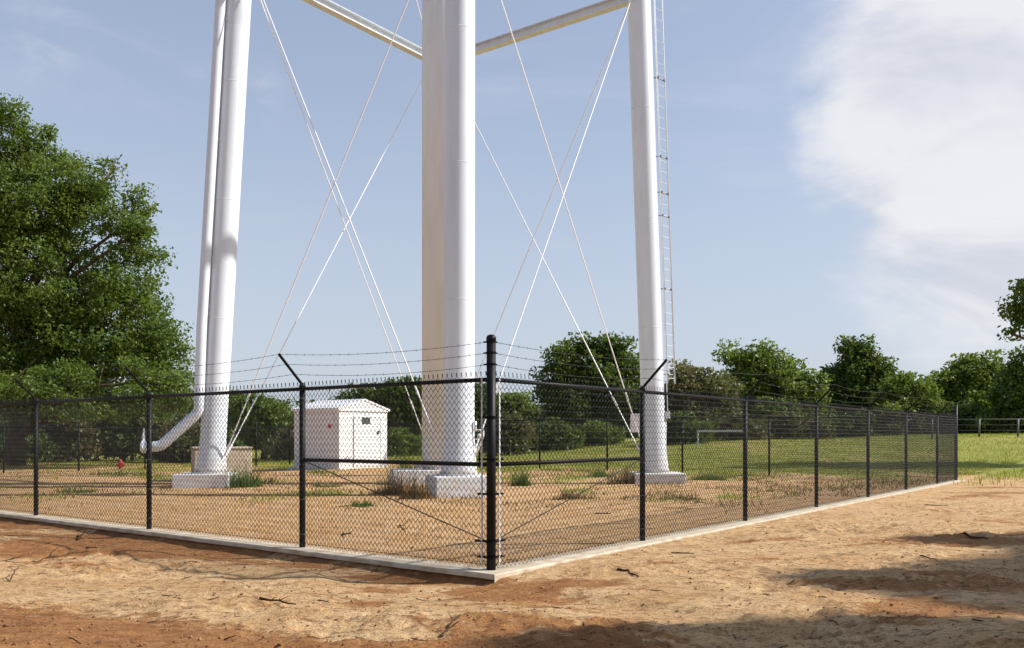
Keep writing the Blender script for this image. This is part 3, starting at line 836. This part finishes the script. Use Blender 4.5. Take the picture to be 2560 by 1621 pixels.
# ------------------------------------------------------------------ trees
def tree(name, label, cat, bpx, Y, blobs, nclump, per, leaf, lm, tr_=0.3, seed=0, group=None, cl_r=0.8, sparse=None, trunk=True, zbase=None):
    rs = np.random.RandomState(seed)
    bx = (bpx - 1280) / 2184 * Y; zb = gz(bx, Y) if zbase is None else zbase
    o = empty(name, (bx, Y, zb), label, cat, group)
    k = Y / 2184
    cs_ = []; rads = []
    for b in blobs:
        px, py, rxp, rzp = b[:4]; dY = b[4] if len(b) > 4 else 0.0; w = b[5] if len(b) > 5 else 1.0
        c = np.array(P(px, py, Y)); c[1] += dY
        ry_ = (rxp + rzp) / 2 * k
        cs_.append(c); rads.append((rxp * k, ry_, rzp * k, w))
    big = [(b, c, q) for b, c, q in zip(blobs, cs_, rads) if min(b[2], b[3]) > 28]; nb_ = len(cs_)
    for b, c, q in big:
        for _ in range(5):
            an = rs.rand() * 2 * math.pi; f = (0.85 if Y < 50 else 0.72) + 0.33 * rs.rand(); u = 0.2 + 0.22 * rs.rand()
            if math.sin(an) < -0.4: continue
            cs_.append(c + np.array([math.cos(an) * q[0] * f, rs.normal() * q[1] * 0.4, math.sin(an) * q[2] * f])); rads.append((q[0] * u, q[1] * u, q[2] * u, 0.9))
    vol = np.array([(r[0] * r[1] * r[2]) ** 0.72 * r[3] for r in rads]); vol /= vol.sum()
    idx = rs.choice(len(cs_), nclump, p=vol)
    d = rs.normal(size=(nclump, 3)); d /= np.linalg.norm(d, axis=1)[:, None]
    rr = 0.15 + 0.85 * rs.rand(nclump) ** 0.5
    cc = np.array(cs_)[idx]; ra = np.array([r[:3] for r in rads])[idx]
    cen = cc + d * ra * rr[:, None] * 0.93
    cen = cen[cen[:, 2] > zb + 0.2]
    n = len(cen); per = int(per * 2.1); leaf = leaf * 0.66
    # clump outlines lumpy: each clump has its own size
    cr = cl_r * (0.3 + 0.9 * rs.rand(n))
    m = np.maximum(6, (per * (cr / cl_r) ** 1.5).astype(int)); ci = np.repeat(np.arange(n), m)
    N_ = len(ci)
    off = np.clip(rs.normal(size=(N_, 3)), -1.5, 1.5) * np.array([0.5, 0.5, 0.36]); p = cen[ci] + off * cr[ci][:, None]
    # leaf quads (pointed rhombi) in random attitude, leaning to face up and out
    nr = rs.normal(size=(N_, 3)) + np.array([0, 0, 0.55]); nr /= np.linalg.norm(nr, axis=1)[:, None]
    t1 = np.cross(nr, rs.normal(size=(N_, 3))); t1 /= np.linalg.norm(t1, axis=1)[:, None]; t2 = np.cross(nr, t1)
    ls = leaf * (0.55 + 0.9 * rs.rand(N_))[:, None]
    A = p + t1 * ls * 0.62; B = p + t2 * ls * 0.34; Cc = p - t1 * ls * 0.62; D = p - t2 * ls * 0.34
    V_ = np.stack([A, B, Cc, D], 1).reshape(-1, 3); V_[:, 2] = np.maximum(V_[:, 2], zb + 0.02)
    npmesh('crown', V_, np.arange(4 * N_).reshape(-1, 4), lm, o)
    mb = MB()
    if trunk:
        zc = np.mean([c[2] for c in cs_]); top = max(c[2] for c in cs_)
        tp = Vector((bx, Y, zb - 0.3)); path = []; rad = []
        for i in range(7):
            f = i / 6
            path.append(tp + Vector((math.sin(i * 1.7 + seed) * tr_ * 0.6 * f, math.cos(i * 1.3 + seed) * tr_ * 0.5 * f, (top - zb) * f * 0.92 + 0.3 * f)))
            rad.append(tr_ * (1.25 if i == 0 else 1.0) * (1 - 0.8 * f))
        mb.tube(path, rad, 12)
        for j, c in enumerate(cs_[:nb_]):
            if rads[j][0] < 28 * k: continue
            c = Vector(c); f = 0.25 + 0.5 * rs.rand(); fz = min(max((c.z - zb) * 0.55, 1.0), (top - zb) * 0.8)
            st = path[0].lerp(path[-1], fz / ((top - zb) * 0.92)); 
            mid = st.lerp(c, 0.5) + Vector((0, 0, (c - st).length * 0.10))
            r0 = tr_ * 0.45
            mb.tube([st, mid, c], [r0, r0 * 0.65, r0 * 0.3], 7)
            sel = np.where(np.linalg.norm(cen - np.array(c), axis=1) < max(rads[j][:3]) * 1.05)[0]
            for q in rs.permutation(sel)[:max(5, 130 // len(cs_))]:
                e_ = Vector(cen[q]); m2 = c.lerp(e_, 0.5) + Vector(rs.normal(size=3) * 0.25)
                mb.tube([c.lerp(mid, 0.3 * rs.rand()), m2, e_], [r0 * 0.3, r0 * 0.16, r0 * 0.05], 4, False)
        mb.build('trunk', M_bark, o, True)
    return o


# the big spreading tree on the left
tree('oak_tree', 'huge spreading green tree filling the left edge behind the fence', 'tree', 40, 46,
     [(5, 385, 95, 125), (75, 350, 45, 62, 1), (60, 540, 170, 150), (210, 500, 92, 105), (315, 560, 70, 60), (350, 600, 42, 40, -1), (130, 720, 200, 150), (310, 740, 115, 105),
      (130, 1000, 180, 60, -4), (430, 965, 55, 45, -3), (320, 1015, 120, 42, -4), (445, 1015, 42, 36, -4), (240, 880, 190, 100), (385, 850, 70, 75), (425, 925, 60, 48), (70, 900, 150, 110), (405, 1000, 70, 30), (-140, 560, 170, 260), (-120, 860, 170, 160), (170, 980, 150, 60, -2, 0.8),
      (290, 420, 30, 30, 0, 0.6), (390, 640, 22, 22, 0, 0.6)],
     2400, 60, 0.22, LM_oak, 0.4, 11, cl_r=0.8)
# other trees
BK = 'trees and bushes beyond the fences'
tree('broadleaf_tree', 'dense round dark green tree between the middle and right tower legs', 'tree', 1470, 62,
     [(1470, 910, 75, 60), (1400, 950, 60, 60), (1545, 930, 60, 65), (1465, 1000, 105, 70), (1400, 1060, 50, 50), (1550, 1040, 60, 60), (1445, 865, 30, 22), (1530, 872, 30, 22)], 420, 50, 0.34, LM_dark, 0.4, 21, BK, 0.95)
tree('broadleaf_tree', 'lighter green low bushy tree seen just right of the black corner post', 'tree', 1300, 66,
     [(1290, 1040, 60, 42), (1235, 1050, 45, 45), (1340, 1060, 50, 40)], 190, 46, 0.34, LM_mid, 0.2, 22, BK, 0.9)
tree('broadleaf_tree', 'dark tree rising directly behind the white shed roof', 'tree', 960, 60,
     [(1000, 985, 55, 42), (925, 1005, 55, 35), (870, 1010, 32, 26), (980, 1060, 75, 60), (1060, 1010, 60, 60), (1130, 1020, 60, 60), (1190, 1010, 40, 55)], 420, 50, 0.33, LM_dark, 0.3, 23, BK, 0.85)
tree('broadleaf_tree', 'rounded green bushy tree just left of the white shed', 'tree', 660, 58,
     [(665, 1060, 62, 58), (700, 1075, 40, 50), (625, 1075, 45, 50), (650, 1030, 35, 30)], 260, 50, 0.31, LM_mid, 0.25, 24, BK, 0.8)
tree('broadleaf_tree', 'dark narrow tree immediately right of the left tower leg', 'tree', 575, 62,
     [(580, 1020, 42, 45), (560, 1070, 50, 60), (520, 1060, 60, 60)], 210, 50, 0.33, LM_dark, 0.25, 25, BK, 0.8)
tree('vine_covered_tree', 'brownish vine covered tree immediately right of the right tower leg', 'tree', 1740, 62,
     [(1735, 970, 60, 55), (1790, 985, 60, 60), (1690, 1000, 55, 60), (1750, 1040, 95, 50)], 330, 50, 0.31, LM_brown, 0.3, 26, BK, 0.85)
tree('broadleaf_tree', 'wide green tree with thin bare twigs sticking out of its top', 'tree', 1900, 66,
     [(1890, 925, 62, 52), (1830, 880, 32, 26, 0, .35), (1940, 950, 75, 55), (1850, 970, 65, 50), (2000, 965, 48, 38), (1920, 1020, 110, 60), (2030, 1010, 35, 45), (1900, 865, 22, 22, 0, .35), (1950, 890, 25, 20, 0, .3)], 460, 50, 0.33, LM_mid, 0.35, 27, BK, 0.85)
tree('broadleaf_tree', 'tall pointed dark green tree standing alone against the right sky', 'tree', 2140, 70,
     [(2145, 900, 40, 45), (2112, 955, 48, 50), (2185, 935, 36, 50), (2150, 1000, 90, 60), (2085, 990, 38, 45), (2118, 862, 14, 26, 0, .8), (2160, 862, 14, 24, 0, .8), (2220, 970, 30, 40)], 420, 50, 0.35, LM_dark, 0.3, 28, BK, 0.85)
tree('broadleaf_tree', 'rounded lighter green tree leaning against the tall pointed one', 'tree', 2275, 64,
     [(2265, 975, 48, 45), (2245, 1010, 60, 45), (2300, 1010, 38, 45), (2260, 1050, 70, 40)], 260, 50, 0.31, LM_mid, 0.25, 29, BK, 0.8)
tree('broadleaf_tree', 'broad green tree above the grey pipe rail fence', 'tree', 2430, 72,
     [(2430, 945, 60, 52), (2370, 970, 50, 45), (2490, 960, 50, 50), (2420, 1010, 100, 60), (2340, 1010, 40, 50)], 420, 50, 0.36, LM_mid, 0.35, 30, BK, 0.95)
tree('broadleaf_tree', 'very dark tree at the right frame edge behind the pipe rail fence', 'tree', 2580, 62,
     [(2570, 960, 60, 65), (2530, 1000, 55, 50), (2600, 1020, 70, 60), (2640, 950, 70, 80)], 330, 50, 0.33, LM_dark, 0.35, 31, BK, 0.9)
tree('oak_tree', 'near tree reaching one leafy branch into the upper right edge', 'tree', 2800, 36,
     [(2570, 790, 45, 42), (2528, 835, 28, 18), (2555, 715, 22, 14), (2545, 765, 25, 18), (2610, 850, 40, 22), (2720, 700, 120, 110), (2800, 560, 150, 120), (2880, 750, 140, 140), (2640, 760, 60, 60)], 420, 60, 0.22, LM_oak, 0.35, 32, BK, 0.6)
# understory bushes
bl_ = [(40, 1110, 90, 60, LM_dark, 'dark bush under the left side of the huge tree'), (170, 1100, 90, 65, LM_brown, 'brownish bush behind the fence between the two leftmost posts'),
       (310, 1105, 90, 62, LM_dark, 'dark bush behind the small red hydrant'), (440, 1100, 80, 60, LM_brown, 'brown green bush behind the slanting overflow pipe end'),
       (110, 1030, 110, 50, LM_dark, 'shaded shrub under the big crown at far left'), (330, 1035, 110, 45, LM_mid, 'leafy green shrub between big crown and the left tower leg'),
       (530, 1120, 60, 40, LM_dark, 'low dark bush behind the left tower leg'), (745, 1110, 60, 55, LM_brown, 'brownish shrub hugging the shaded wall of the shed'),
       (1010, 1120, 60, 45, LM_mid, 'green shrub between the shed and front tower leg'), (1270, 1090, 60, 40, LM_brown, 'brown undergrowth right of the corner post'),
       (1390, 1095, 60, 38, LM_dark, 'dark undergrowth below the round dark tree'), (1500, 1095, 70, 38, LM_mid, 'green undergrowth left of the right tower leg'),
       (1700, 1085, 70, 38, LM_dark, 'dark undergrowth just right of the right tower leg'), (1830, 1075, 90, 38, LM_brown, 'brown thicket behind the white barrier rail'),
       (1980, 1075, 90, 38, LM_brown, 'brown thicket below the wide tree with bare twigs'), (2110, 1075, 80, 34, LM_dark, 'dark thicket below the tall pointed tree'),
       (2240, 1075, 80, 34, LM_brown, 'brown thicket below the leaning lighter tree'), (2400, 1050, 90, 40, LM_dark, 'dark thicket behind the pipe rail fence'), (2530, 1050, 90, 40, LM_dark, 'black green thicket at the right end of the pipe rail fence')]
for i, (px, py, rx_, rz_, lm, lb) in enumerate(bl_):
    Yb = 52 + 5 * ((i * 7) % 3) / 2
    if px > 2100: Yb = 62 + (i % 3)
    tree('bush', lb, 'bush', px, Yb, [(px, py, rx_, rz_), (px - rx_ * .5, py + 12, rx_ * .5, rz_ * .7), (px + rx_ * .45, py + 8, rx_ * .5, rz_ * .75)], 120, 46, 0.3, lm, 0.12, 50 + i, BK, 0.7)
# off-frame trees on the right whose shade falls on the sand (their tips reach over the sand)
tree('oak_tree', 'tall roadside tree standing to the right of the bare sand', 'tree', 0, 10, [], 0, 0, 0.2, LM_oak) if False else None


def shade_tree(label, x, y, blobs, nclump, seed):
    rs = np.random.RandomState(seed)
    o = empty('oak_tree', (x, y, 0), label, 'tree', 'trees standing right of the picture')
    cen = []
    for (cx, cy, cz, r, w) in blobs:
        d = rs.normal(size=(int(nclump * w), 3)); d /= np.linalg.norm(d, axis=1)[:, None]
        cen.append(np.array([cx, cy, cz]) + d * r * (0.3 + 0.7 * rs.rand(len(d)) ** 0.5)[:, None] * np.array([1, 1, 0.7]))
    cen = np.vstack(cen); n = len(cen); per = 42; ci = np.repeat(np.arange(n), per); N_ = len(ci)
    p = cen[ci] + np.clip(rs.normal(size=(N_, 3)), -1.6, 1.6) * 0.24
    nr = rs.normal(size=(N_, 3)) + np.array([0, 0, .5]); nr /= np.linalg.norm(nr, axis=1)[:, None]
    t1 = np.cross(nr, rs.normal(size=(N_, 3))); t1 /= np.linalg.norm(t1, axis=1)[:, None]; t2 = np.cross(nr, t1)
    ls = 0.2 * (0.6 + 0.8 * rs.rand(N_))[:, None]
    V_ = np.stack([p + t1 * ls * .6, p + t2 * ls * .36, p - t1 * ls * .6, p - t2 * ls * .36], 1).reshape(-1, 3)
    npmesh('crown', V_, np.arange(4 * N_).reshape(-1, 4), LM_oak, o)
    mb = MB().tube([(x, y, -.3), (x + .2, y, 4), (x, y + .2, 9)], [0.42, 0.3, 0.15], 12)
    for (cx, cy, cz, r, w) in blobs:
        st = Vector((x, y, min(cz * 0.6, 8))); c = Vector((cx, cy, cz)); mb.tube([st, st.lerp(c, .5) + Vector((0, 0, .4)), c], [0.16, 0.1, 0.04], 7)
    mb.build('trunk', M_bark, o, True)


def above(sx, sy, h):
    """point at height h whose shadow falls on (sx, sy)"""
    q = h / math.tan(R(SUN_EL)); return sx + q * math.cos(R(SUN_AZ)), sy + q * math.sin(R(SUN_AZ)), h


def SH(lst): return [(*above(a, b, h), r_, w) for a, b, h, r_, w in lst]


A1 = SH([(3.5, 8.05, 7.5, 0.3, .35), (4.1, 7.75, 7.8, 0.5, .7), (4.8, 7.3, 8.3, 0.75, 1.3), (5.6, 8.3, 8.6, 0.9, 1.6), (6.2, 7.0, 9, 1.0, 1.6), (6.0, 10.9, 7.6, 0.28, .35), (6.9, 10.7, 8.2, 0.6, .9), (7.6, 9.2, 9.2, 1.4, 2), (8.5, 7.2, 9.5, 1.5, 2)])
shade_tree('leafy tree casting the upper right shade on the sand', above(7.5, 8, 8)[0] + 3, 9.5, A1, 110, 81)
A2 = SH([(0.8, 5.4, 9, 0.25, .28), (1.4, 5.6, 9, 0.3, .45), (2.05, 5.85, 8.8, 0.33, .55), (2.8, 5.65, 9, 0.33, .55), (3.6, 5.45, 9, 0.4, .7), (4.2, 4.5, 9.6, 0.8, 1.2)])
shade_tree('leafy tree casting the lower right shade on the sand', above(6, 4, 8)[0] + 3, 4.5, A2, 110, 82)

# far wood closing the horizon
rs = np.random.RandomState(9); n = 2600
fx = rs.uniform(-95, 115, n); fy = rs.uniform(96, 112, n); fz = rs.rand(n) ** 0.8 * (3.2 + 2.2 * fbm(fx * 0.12, fx * 0 + 3, 3))
ci = np.repeat(np.arange(n), 26); p = np.stack([fx, fy, fz], 1)[ci] + rs.normal(size=(len(ci), 3)) * 0.8
nr = rs.normal(size=(len(ci), 3)) + np.array([0, 0, .5]); nr /= np.linalg.norm(nr, axis=1)[:, None]
t1 = np.cross(nr, rs.normal(size=(len(ci), 3))); t1 /= np.linalg.norm(t1, axis=1)[:, None]; t2 = np.cross(nr, t1)
V_ = np.stack([p + t1 * .32, p + t2 * .2, p - t1 * .32, p - t2 * .2], 1).reshape(-1, 3)
o = npmesh('far_wood', V_, np.arange(len(V_)).reshape(-1, 4), LM_dark); tag(o, 'dark low line of distant woodland behind all the trees', 'woodland', kind='stuff')


# ------------------------------------------------------------------ grass and weeds
def blades(name, pts, h, wd, lm, seed, parent=None, splay=0.45):
    rs = np.random.RandomState(seed); n = len(pts)
    a = rs.rand(n) * 2 * math.pi; dx = np.cos(a); dy = np.sin(a)
    hh = h * (0.5 + rs.rand(n)); ww = wd * (0.6 + 0.8 * rs.rand(n))
    b = rs.rand(n) * 2 * math.pi; ln = splay * hh * rs.rand(n)
    p0 = pts + np.stack([dx * ww, dy * ww, np.full(n, -0.02)], 1); p1 = pts - np.stack([dx * ww, dy * ww, np.full(n, 0.02)], 1)
    mid = pts + np.stack([np.cos(b) * ln * .35, np.sin(b) * ln * .35, hh * .6], 1); tip = pts + np.stack([np.cos(b) * ln, np.sin(b) * ln, hh], 1)
    m0 = mid + np.stack([dx * ww * .7, dy * ww * .7, 0 * a], 1); m1 = mid - np.stack([dx * ww * .7, dy * ww * .7, 0 * a], 1)
    t0 = tip + np.stack([dx * ww * .12, dy * ww * .12, 0 * a], 1); t1_ = tip - np.stack([dx * ww * .12, dy * ww * .12, 0 * a], 1)
    V_ = np.stack([p0, p1, m1, m0, t1_, t0], 1).reshape(-1, 3); i6 = np.arange(n)[:, None] * 6
    Q_ = np.concatenate([i6 + np.array([[0, 1, 2, 3]]), i6 + np.array([[3, 2, 4, 5]])], 0)
    return npmesh(name, V_, Q_, lm, parent)


rs = np.random.RandomState(5)
M_ = 420000
Yr = 15 + (62 - 15) * rs.rand(M_) ** 0.75; Xr = (rs.rand(M_) * 1.3 - 0.62) * Yr
gmv = gmask(Xr, Yr); keep = (np.abs(np.maximum(*side_d(Xr, Yr))) > 0.28) & (rs.rand(M_) < gmv * (0.35 + 0.65 * sstep(fbm(Xr * 0.8, Yr * 0.8, 3), 0.38, 0.62)) * 0.55)
Xr, Yr = Xr[keep], Yr[keep]; pts = np.stack([Xr, Yr, zg(Xr, Yr)], 1)
ins = np.maximum(*side_d(Xr, Yr)) < 0
o = blades('grass', pts, 0.07 + 0.06 * (~ins) + 0.0 * Yr, 0.011, LM_grass, 6); tag(o, 'short green grass in the back of the compound and meadow', 'grass', kind='stuff')


def clump(name, label, cat, px, py, wpx, hgt, n, lm, seed, grp, wd=0.008, splay=0.9, Y=None):
    Yc = Y or 2774 / (py - 1091); x = (px - 1280) / 2184 * Yc; r = wpx / 2 / 2184 * Yc
    rs = np.random.RandomState(seed); m_ = max(4, n // 45); ca = rs.rand(m_) * 2 * math.pi; cq = rs.rand(m_) ** 0.5 * r * 0.75; ii = rs.randint(0, m_, n); n_ = rs.normal(size=(n, 2)) * r * 0.2
    X = x + (np.cos(ca) * cq)[ii] + n_[:, 0]; Y_ = Yc + (np.sin(ca) * cq * 0.7)[ii] + n_[:, 1]
    q = np.minimum(np.hypot(X - x, Y_ - Yc), r); hsc = (0.2 + 1.1 * rs.rand(m_) ** 1.5)[ii] * (0.5 + 0.7 * rs.rand(n))
    pts = np.stack([X, Y_, zg(X, Y_)], 1)
    o = blades(name, pts, hgt * hsc * (1.15 - (q / r) ** 2 * 0.7), wd, lm, seed, None, splay)
    tag(o, label, None if hgt <= 0.2 else cat, None if hgt <= 0.2 else grp, 'stuff' if hgt <= 0.2 else None); return o


WG = 'weeds and grass tufts inside the fence'
clump('grass_tuft', 'thick green grass tuft against the left tower footing', 'grass tuft', 602, 1215, 120, 0.42, 900, LM_weed, 1, WG)
clump('grass_tuft', 'thin green grass patch trailing right from the left footing tuft', 'grass tuft', 668, 1206, 80, 0.2, 260, LM_weed, 2, WG)
clump('weed', 'wide patch of dry and green weeds left of the front footing', 'weed', 985, 1232, 150, 0.5, 700, LM_dry, 3, WG, 0.006)
clump('weed', 'dark green weed at the back left corner of the front footing', 'weed', 1015, 1200, 60, 0.75, 420, LM_weed, 4, WG)
clump('weed', 'reddish brown dead weed heap touching the front footing side', 'weed', 1040, 1243, 90, 0.4, 520, LM_dry, 5, WG, 0.007)
clump('weed', 'low green weed patch in the middle of the left bay', 'weed', 890, 1262, 110, 0.1, 300, LM_weed, 6, WG)
clump('weed', 'low green weed strip on sand below the shed', 'weed', 810, 1215, 110, 0.16, 260, LM_weed, 7, WG)
clump('weed', 'green weed tuft just right of the black corner post', 'weed', 1300, 1212, 60, 0.34, 300, LM_weed, 8, WG)
clump('weed', 'dark weed heap touching the right tower footing', 'weed', 1555, 1207, 80, 0.4, 500, LM_dry, 9, WG)
clump('weed', 'green weeds between corner post and right tower leg', 'weed', 1500, 1190, 90, 0.3, 330, LM_weed, 10, WG)
clump('grass_tuft', 'dark green grass patch just right of the right footing', 'grass tuft', 1765, 1198, 100, 0.2, 900, LM_weed, 11, WG)
clump('weed', 'green weed patch between the two leftmost fence posts', 'weed', 190, 1228, 130, 0.14, 300, LM_weed, 12, WG)
clump('weed', 'scattered weeds in front of the shed floor', 'weed', 790, 1178, 110, 0.25, 300, LM_weed, 13, WG)
clump('weed', 'weeds below the red hydrant along the far left fence', 'weed', 300, 1184, 170, 0.2, 500, LM_weed, 14, WG)
clump('weed', 'brown trampled weeds on sand left of the first right post', 'weed', 1440, 1245, 160, 0.12, 380, LM_dry, 15, WG)
clump('weed', 'brown trampled weeds right of the first right post', 'weed', 1720, 1245, 150, 0.12, 380, LM_dry, 16, WG)

rs = np.random.RandomState(77); M_ = 120000
Yr = 13 + 22 * rs.rand(M_); Xr = (rs.rand(M_) * 1.2 - 0.6) * Yr; od = np.maximum(*side_d(Xr, Yr))
q_ = sstep(fbm(Xr * 0.7 + 9, Yr * 0.55 + 3, 5, 0.65), 0.47, 0.62) * (0.35 + 0.65 * sstep(Xr, -3, 1)) * sstep(Yr, 14, 19)
keep = (od < -0.3) & (rs.rand(M_) < q_ * 0.55); Xr, Yr = Xr[keep], Yr[keep]
o = blades('dry_grass', np.stack([Xr, Yr, zg(Xr, Yr)], 1), 0.06, 0.008, LM_dry, 78, None, 1.2); tag(o, 'sparse trampled dry grass over the sand inside the fence', 'grass', kind='stuff')

# ------------------------------------------------------------------ twigs, stones and crumbs on the sand
def gpt(px, py):
    Y = 2184 * 1.33 / (py - 1091); x = (px - 1280) / 2184 * Y; return x, Y, gz(x, Y)


def stick(label, px0, py0, px1, py1, r, seed, grp=None, lift=0.0, fork=False):
    rs = random.Random(seed)
    a = Vector(gpt(px0, py0)); b = Vector(gpt(px1, py1)); mb = MB(); pts = []; n = 6
    a.z += r * 0.6; b.z += r * 0.6 + lift
    ln = (b - a).length
    for i in range(n + 1):
        f = i / n; q = a.lerp(b, f)
        if 0 < i < n: q += Vector((rs.uniform(-1, 1), rs.uniform(-1, 1), rs.uniform(-0.1, 0.5))) * ln * 0.04
        q.z = max(q.z, gz(q.x, q.y) + r * 0.5)
        pts.append(q)
    mb.tube(pts, [r * (1 - 0.55 * i / n) for i in range(n + 1)], 6)
    for k in range(3 if fork else 1):
        s0 = pts[rs.randint(2, 4)]; dv = (b - a).normalized(); sd = Vector((-dv.y, dv.x, 0)) * rs.choice((-1, 1))
        mb.tube([s0, s0 + (dv * .5 + sd * .6 + Vector((0, 0, rs.uniform(.05, .5)))) * ln * rs.uniform(.15, .3)], [r * .5, r * .2], 5)
    o = mb.build('twig', M_twig, None); tag(o, label, 'twig', grp); return o


TG = 'twigs lying on the bare soil'
stick('short thick dark twig lying slanted on sand right of the corner post', 1545, 1432, 1597, 1450, 0.013, 1, TG)
stick('straight twig lying flat beside a clod below the first right post', 1678, 1391, 1735, 1393, 0.009, 2, TG)
stick('forked twig sticking up from the sand left of centre foreground', 1105, 1590, 1150, 1562, 0.008, 3, TG, 0.07, True)
stick('long curved dark twig on the turned soil mound', 650, 1505, 740, 1513, 0.011, 4, TG, 0.02, True)
stick('thin curved root fragment in front of the soil mound', 560, 1595, 590, 1597, 0.006, 5, TG, 0.03)
stick('upright broken stub with crooked top near the left kerb', 192, 1347, 212, 1330, 0.018, 6, TG, 0.06)
stick('small flat chip of wood below the left kerb stub', 216, 1367, 243, 1369, 0.01, 7, TG)
stick('thin branching twig on sand at far left', 5, 1398, 60, 1386, 0.006, 8, TG, 0.0, True)
stick('long thin branching twig left of the sand patch', 95, 1398, 150, 1376, 0.006, 9, TG, 0.0, True)
stick('tiny upright twig at the far left foreground sand', 24, 1452, 47, 1430, 0.007, 10, TG, 0.08)
stick('dark twig pointing down inside the left brace bay', 998, 1318, 1014, 1338, 0.012, 11, TG)
stick('forked dark root piece inside the left brace bay', 855, 1344, 878, 1350, 0.013, 12, TG, 0.05, True)
stick('dark flat stick inside the right brace bay', 1488, 1289, 1528, 1289, 0.012, 13, TG)
stick('long thin stick inside the fence right of the first right post', 1655, 1273, 1735, 1279, 0.008, 14, TG)
stick('short stick inside the fence near the second right post', 1735, 1259, 1770, 1262, 0.012, 15, TG)
stick('dark bark strip at the head of the shade on the right', 2385, 1345, 2470, 1356, 0.02, 16, TG)
stick('thin twig lying in the sunlit gap of the right shade', 2300, 1395, 2345, 1405, 0.008, 17, TG)
stick('thin straight twig on sand at the right below the far kerb end', 2310, 1265, 2370, 1268, 0.01, 18, TG)
rs_ = random.Random(4)
for i in range(75):
    px = rs_.uniform(0, 2560); py = rs_.uniform(1300, 1615)
    x, Y, z = gpt(px, py); dl, dr = side_d(x, Y)
    if -0.35 < max(dl, dr) < 0.35: continue
    a = rs_.uniform(-0.5, 0.5); ln = rs_.uniform(10, 36)
    stick('small thin twig lying loose on the bare soil', px, py, px + ln * math.cos(a), py + ln * math.sin(a) * .5, rs_.uniform(0.0025, 0.006), 100 + i, 'small loose twigs')

# clods and crumbs: nobody could count them
rs = np.random.RandomState(12); n = 9000
Yc = 4.8 + 14 * rs.rand(n) ** 1.6; Xc = (rs.rand(n) * 1.3 - 0.65) * Yc
dl, dr = side_d(Xc, Yc); ok = np.abs(np.maximum(dl, dr)) > 0.24
dens = 0.25 + 0.75 * cmask(Xc, Yc) + sstep(fbm(Xc * 1.1 + 70, Yc * 1.8, 3), 0.55, 0.7); ok &= rs.rand(n) < dens
Xc, Yc = Xc[ok], Yc[ok]; n = len(Xc); sz = 0.003 + 0.014 * rs.rand(n) ** 4
Vo = np.array([(1, 0, 0), (-1, 0, 0), (0, 1, 0), (0, -1, 0), (0, 0, 0.8), (0, 0, -0.6)], float)
V_ = (Vo[None] * (0.6 + 0.8 * rs.rand(n, 6, 1)) + rs.normal(size=(n, 6, 3)) * 0.15) * sz[:, None, None] + np.stack([Xc, Yc, zg(Xc, Yc) + sz * 0.3], 1)[:, None]
fcs = np.array([(0, 2, 4), (2, 1, 4), (1, 3, 4), (3, 0, 4), (2, 0, 5), (1, 2, 5), (3, 1, 5), (0, 3, 5)])
Q_ = (fcs[None] + np.arange(n)[:, None, None] * 6).reshape(-1, 3)
M_clod = mat('soil_crumbs', (0.34, 0.19, 0.09), 0.95, nscale=4, col2=(0.14, 0.06, 0.03), spec=0.1)
o = npmesh('soil_crumbs', V_.reshape(-1, 3), Q_, M_clod); tag(o, 'loose crumbs and clods of soil scattered over the sand', 'soil', kind='stuff')

# fine plant litter: hair roots, needles and bark crumbs, nobody could count them
rs = np.random.RandomState(31); n = 7000
Yc = 4.9 + 13 * rs.rand(n) ** 1.5; Xc = (rs.rand(n) * 1.3 - 0.65) * Yc
dl, dr = side_d(Xc, Yc); ok = (np.abs(np.maximum(dl, dr)) > 0.24) & (rs.rand(n) < 0.2 + 0.9 * sstep(fbm(Xc * 1.2 + 5, Yc * 2 + 50, 3), 0.45, 0.65))
Xc, Yc = Xc[ok], Yc[ok]; n = len(Xc); a = rs.normal(size=n) * 0.9; ln = 0.008 + 0.045 * rs.rand(n) ** 2.5; wd = 0.0012 + 0.0018 * rs.rand(n)
c0 = np.stack([Xc, Yc, zg(Xc, Yc) + 0.004], 1); d = np.stack([np.cos(a), np.sin(a), rs.rand(n) * 0.35], 1) * ln[:, None]; sd = np.stack([-np.sin(a), np.cos(a), 0 * a], 1) * wd[:, None]; up = np.array([[0, 0, 1.0]]) * wd[:, None] * 1.8
V_ = np.stack([c0 - sd, c0 + sd, c0 + up, c0 + d - sd * .5, c0 + d + sd * .5, c0 + d + up * .6], 1).reshape(-1, 3)
Q_ = (np.array([(0, 3, 5, 2), (2, 5, 4, 1), (1, 4, 3, 0)])[None] + np.arange(n)[:, None, None] * 6).reshape(-1, 4)
o = npmesh('plant_litter', V_, Q_, M_twig); tag(o, 'fine dark bits of root and bark littering the sand', 'litter', kind='stuff')
